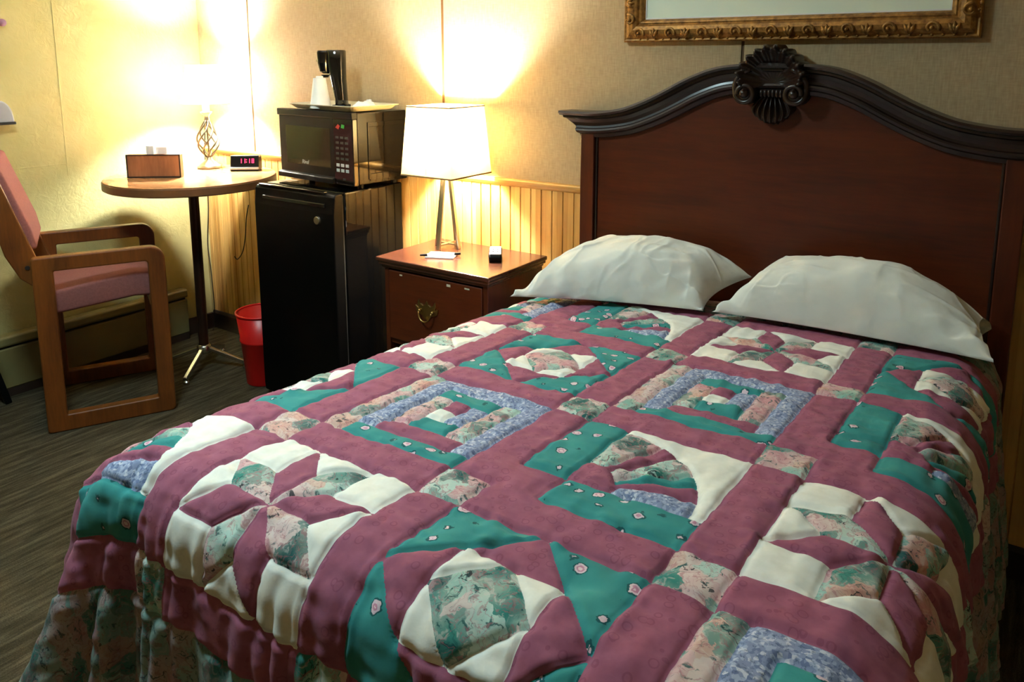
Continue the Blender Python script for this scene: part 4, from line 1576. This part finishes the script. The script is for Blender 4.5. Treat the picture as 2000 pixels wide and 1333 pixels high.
# ------------------------------------------------------------------ gilt frame on the wall
GX0, GX1, GZ0, GZ1 = 2.122, 3.028, 1.302, 1.98
FW = 0.064
pf = thing('picture_frame', 'ornate gilt frame around a pale green panel hanging above the headboard', 'picture', ((GX0 + GX1) / 2, 0, GZ0))
gx = (GX1 - GX0) / 2
gh = GZ1 - GZ0
PRF = [(0.0, 0.0), (0.0, -0.020), (0.004, -0.024), (0.009, -0.022), (0.012, -0.026), (0.022, -0.034), (0.034, -0.036), (0.044, -0.032), (0.050, -0.024), (0.054, -0.026), (0.058, -0.024), (0.064, -0.014), (0.064, 0.0)]
bm = B()
loops = []
for d_, y in PRF:
    loops.append([bm.verts.new(p) for p in ((-gx + d_, y, d_), (gx - d_, y, d_), (gx - d_, y, gh - d_), (-gx + d_, y, gh - d_))])
for A, Q in zip(loops, loops[1:]):
    for i in range(4):
        bm.faces.new((A[i], A[(i + 1) % 4], Q[(i + 1) % 4], Q[i]))
fo = obj('moulding', bm, M['gilt'], pf, bevel=0.001)
# carved leaf and bud relief along the four sides
bm = B()
def relief(p0, p1, inward):
    L = (p1 - p0).length
    t = (p1 - p0) / L
    nn = int(L / 0.046)
    for k in range(nn):
        c = p0 + t * (L * (k + 0.5) / nn)
        b = c + inward * 0.024
        up = Vector((0, -1, 0))
        s = 1 if k % 2 == 0 else -1
        if k % 2 == 0:
            # C-scroll: curled leaf
            pts = []
            for q in range(13):
                an = -0.4 + q / 12 * 4.6
                r = 0.0165 - 0.0007 * q
                pts.append(b + t * (r * math.cos(an)) + inward * (r * math.sin(an)) + up * 0.036)
            tube(bm, pts, [0.0048 - 0.00015 * q for q in range(13)], 6)
            sphere(bm, b + up * 0.037, 0.0052, 8, 6)
        else:
            # small fan of three leaves
            for an in (-0.7, 0.0, 0.7):
                tip = b + t * (0.019 * math.sin(an)) + inward * (0.016 * math.cos(an) - 0.002) + up * 0.037
                root = b - inward * 0.013 + up * 0.031
                tube(bm, [root, (root + tip) / 2 + up * 0.004, tip], [0.003, 0.0062, 0.0016], 6)
        # bead at the outer edge
        sphere(bm, c + inward * 0.0085 + up * 0.023, 0.0035, 8, 6)
        sphere(bm, c + t * (L / nn / 2) + inward * 0.0085 + up * 0.023, 0.0035, 8, 6)
relief(Vector((-gx + 0.03, 0, 0)), Vector((gx - 0.03, 0, 0)), Vector((0, 0, 1)))
relief(Vector((-gx, 0, 0.04)), Vector((-gx, 0, gh - 0.03)), Vector((1, 0, 0)))
relief(Vector((gx, 0, 0.04)), Vector((gx, 0, gh - 0.03)), Vector((-1, 0, 0)))
relief(Vector((-gx + 0.03, 0, gh)), Vector((gx - 0.03, 0, gh)), Vector((0, 0, -1)))
obj('carved_relief', bm, M['gilt'], fo, smooth=True)
bm = B(); box(bm, -gx + 0.056, gx - 0.056, -0.010, -0.003, 0.056, gh - 0.056)
obj('mat_panel', bm, M['mat'], pf)
bm = B()
for (x0, x1, z0, z1) in ((-gx + 0.062, gx - 0.062, 0.0635, 0.068), (-gx + 0.062, gx - 0.062, gh - 0.068, gh - 0.0635), (-gx + 0.0635, -gx + 0.067, 0.068, gh - 0.068), (gx - 0.067, gx - 0.0635, 0.068, gh - 0.068)):
    box(bm, x0, x1, -0.0125, -0.0095, z0, z1)
obj('inner_bevel', bm, M['white'], pf)
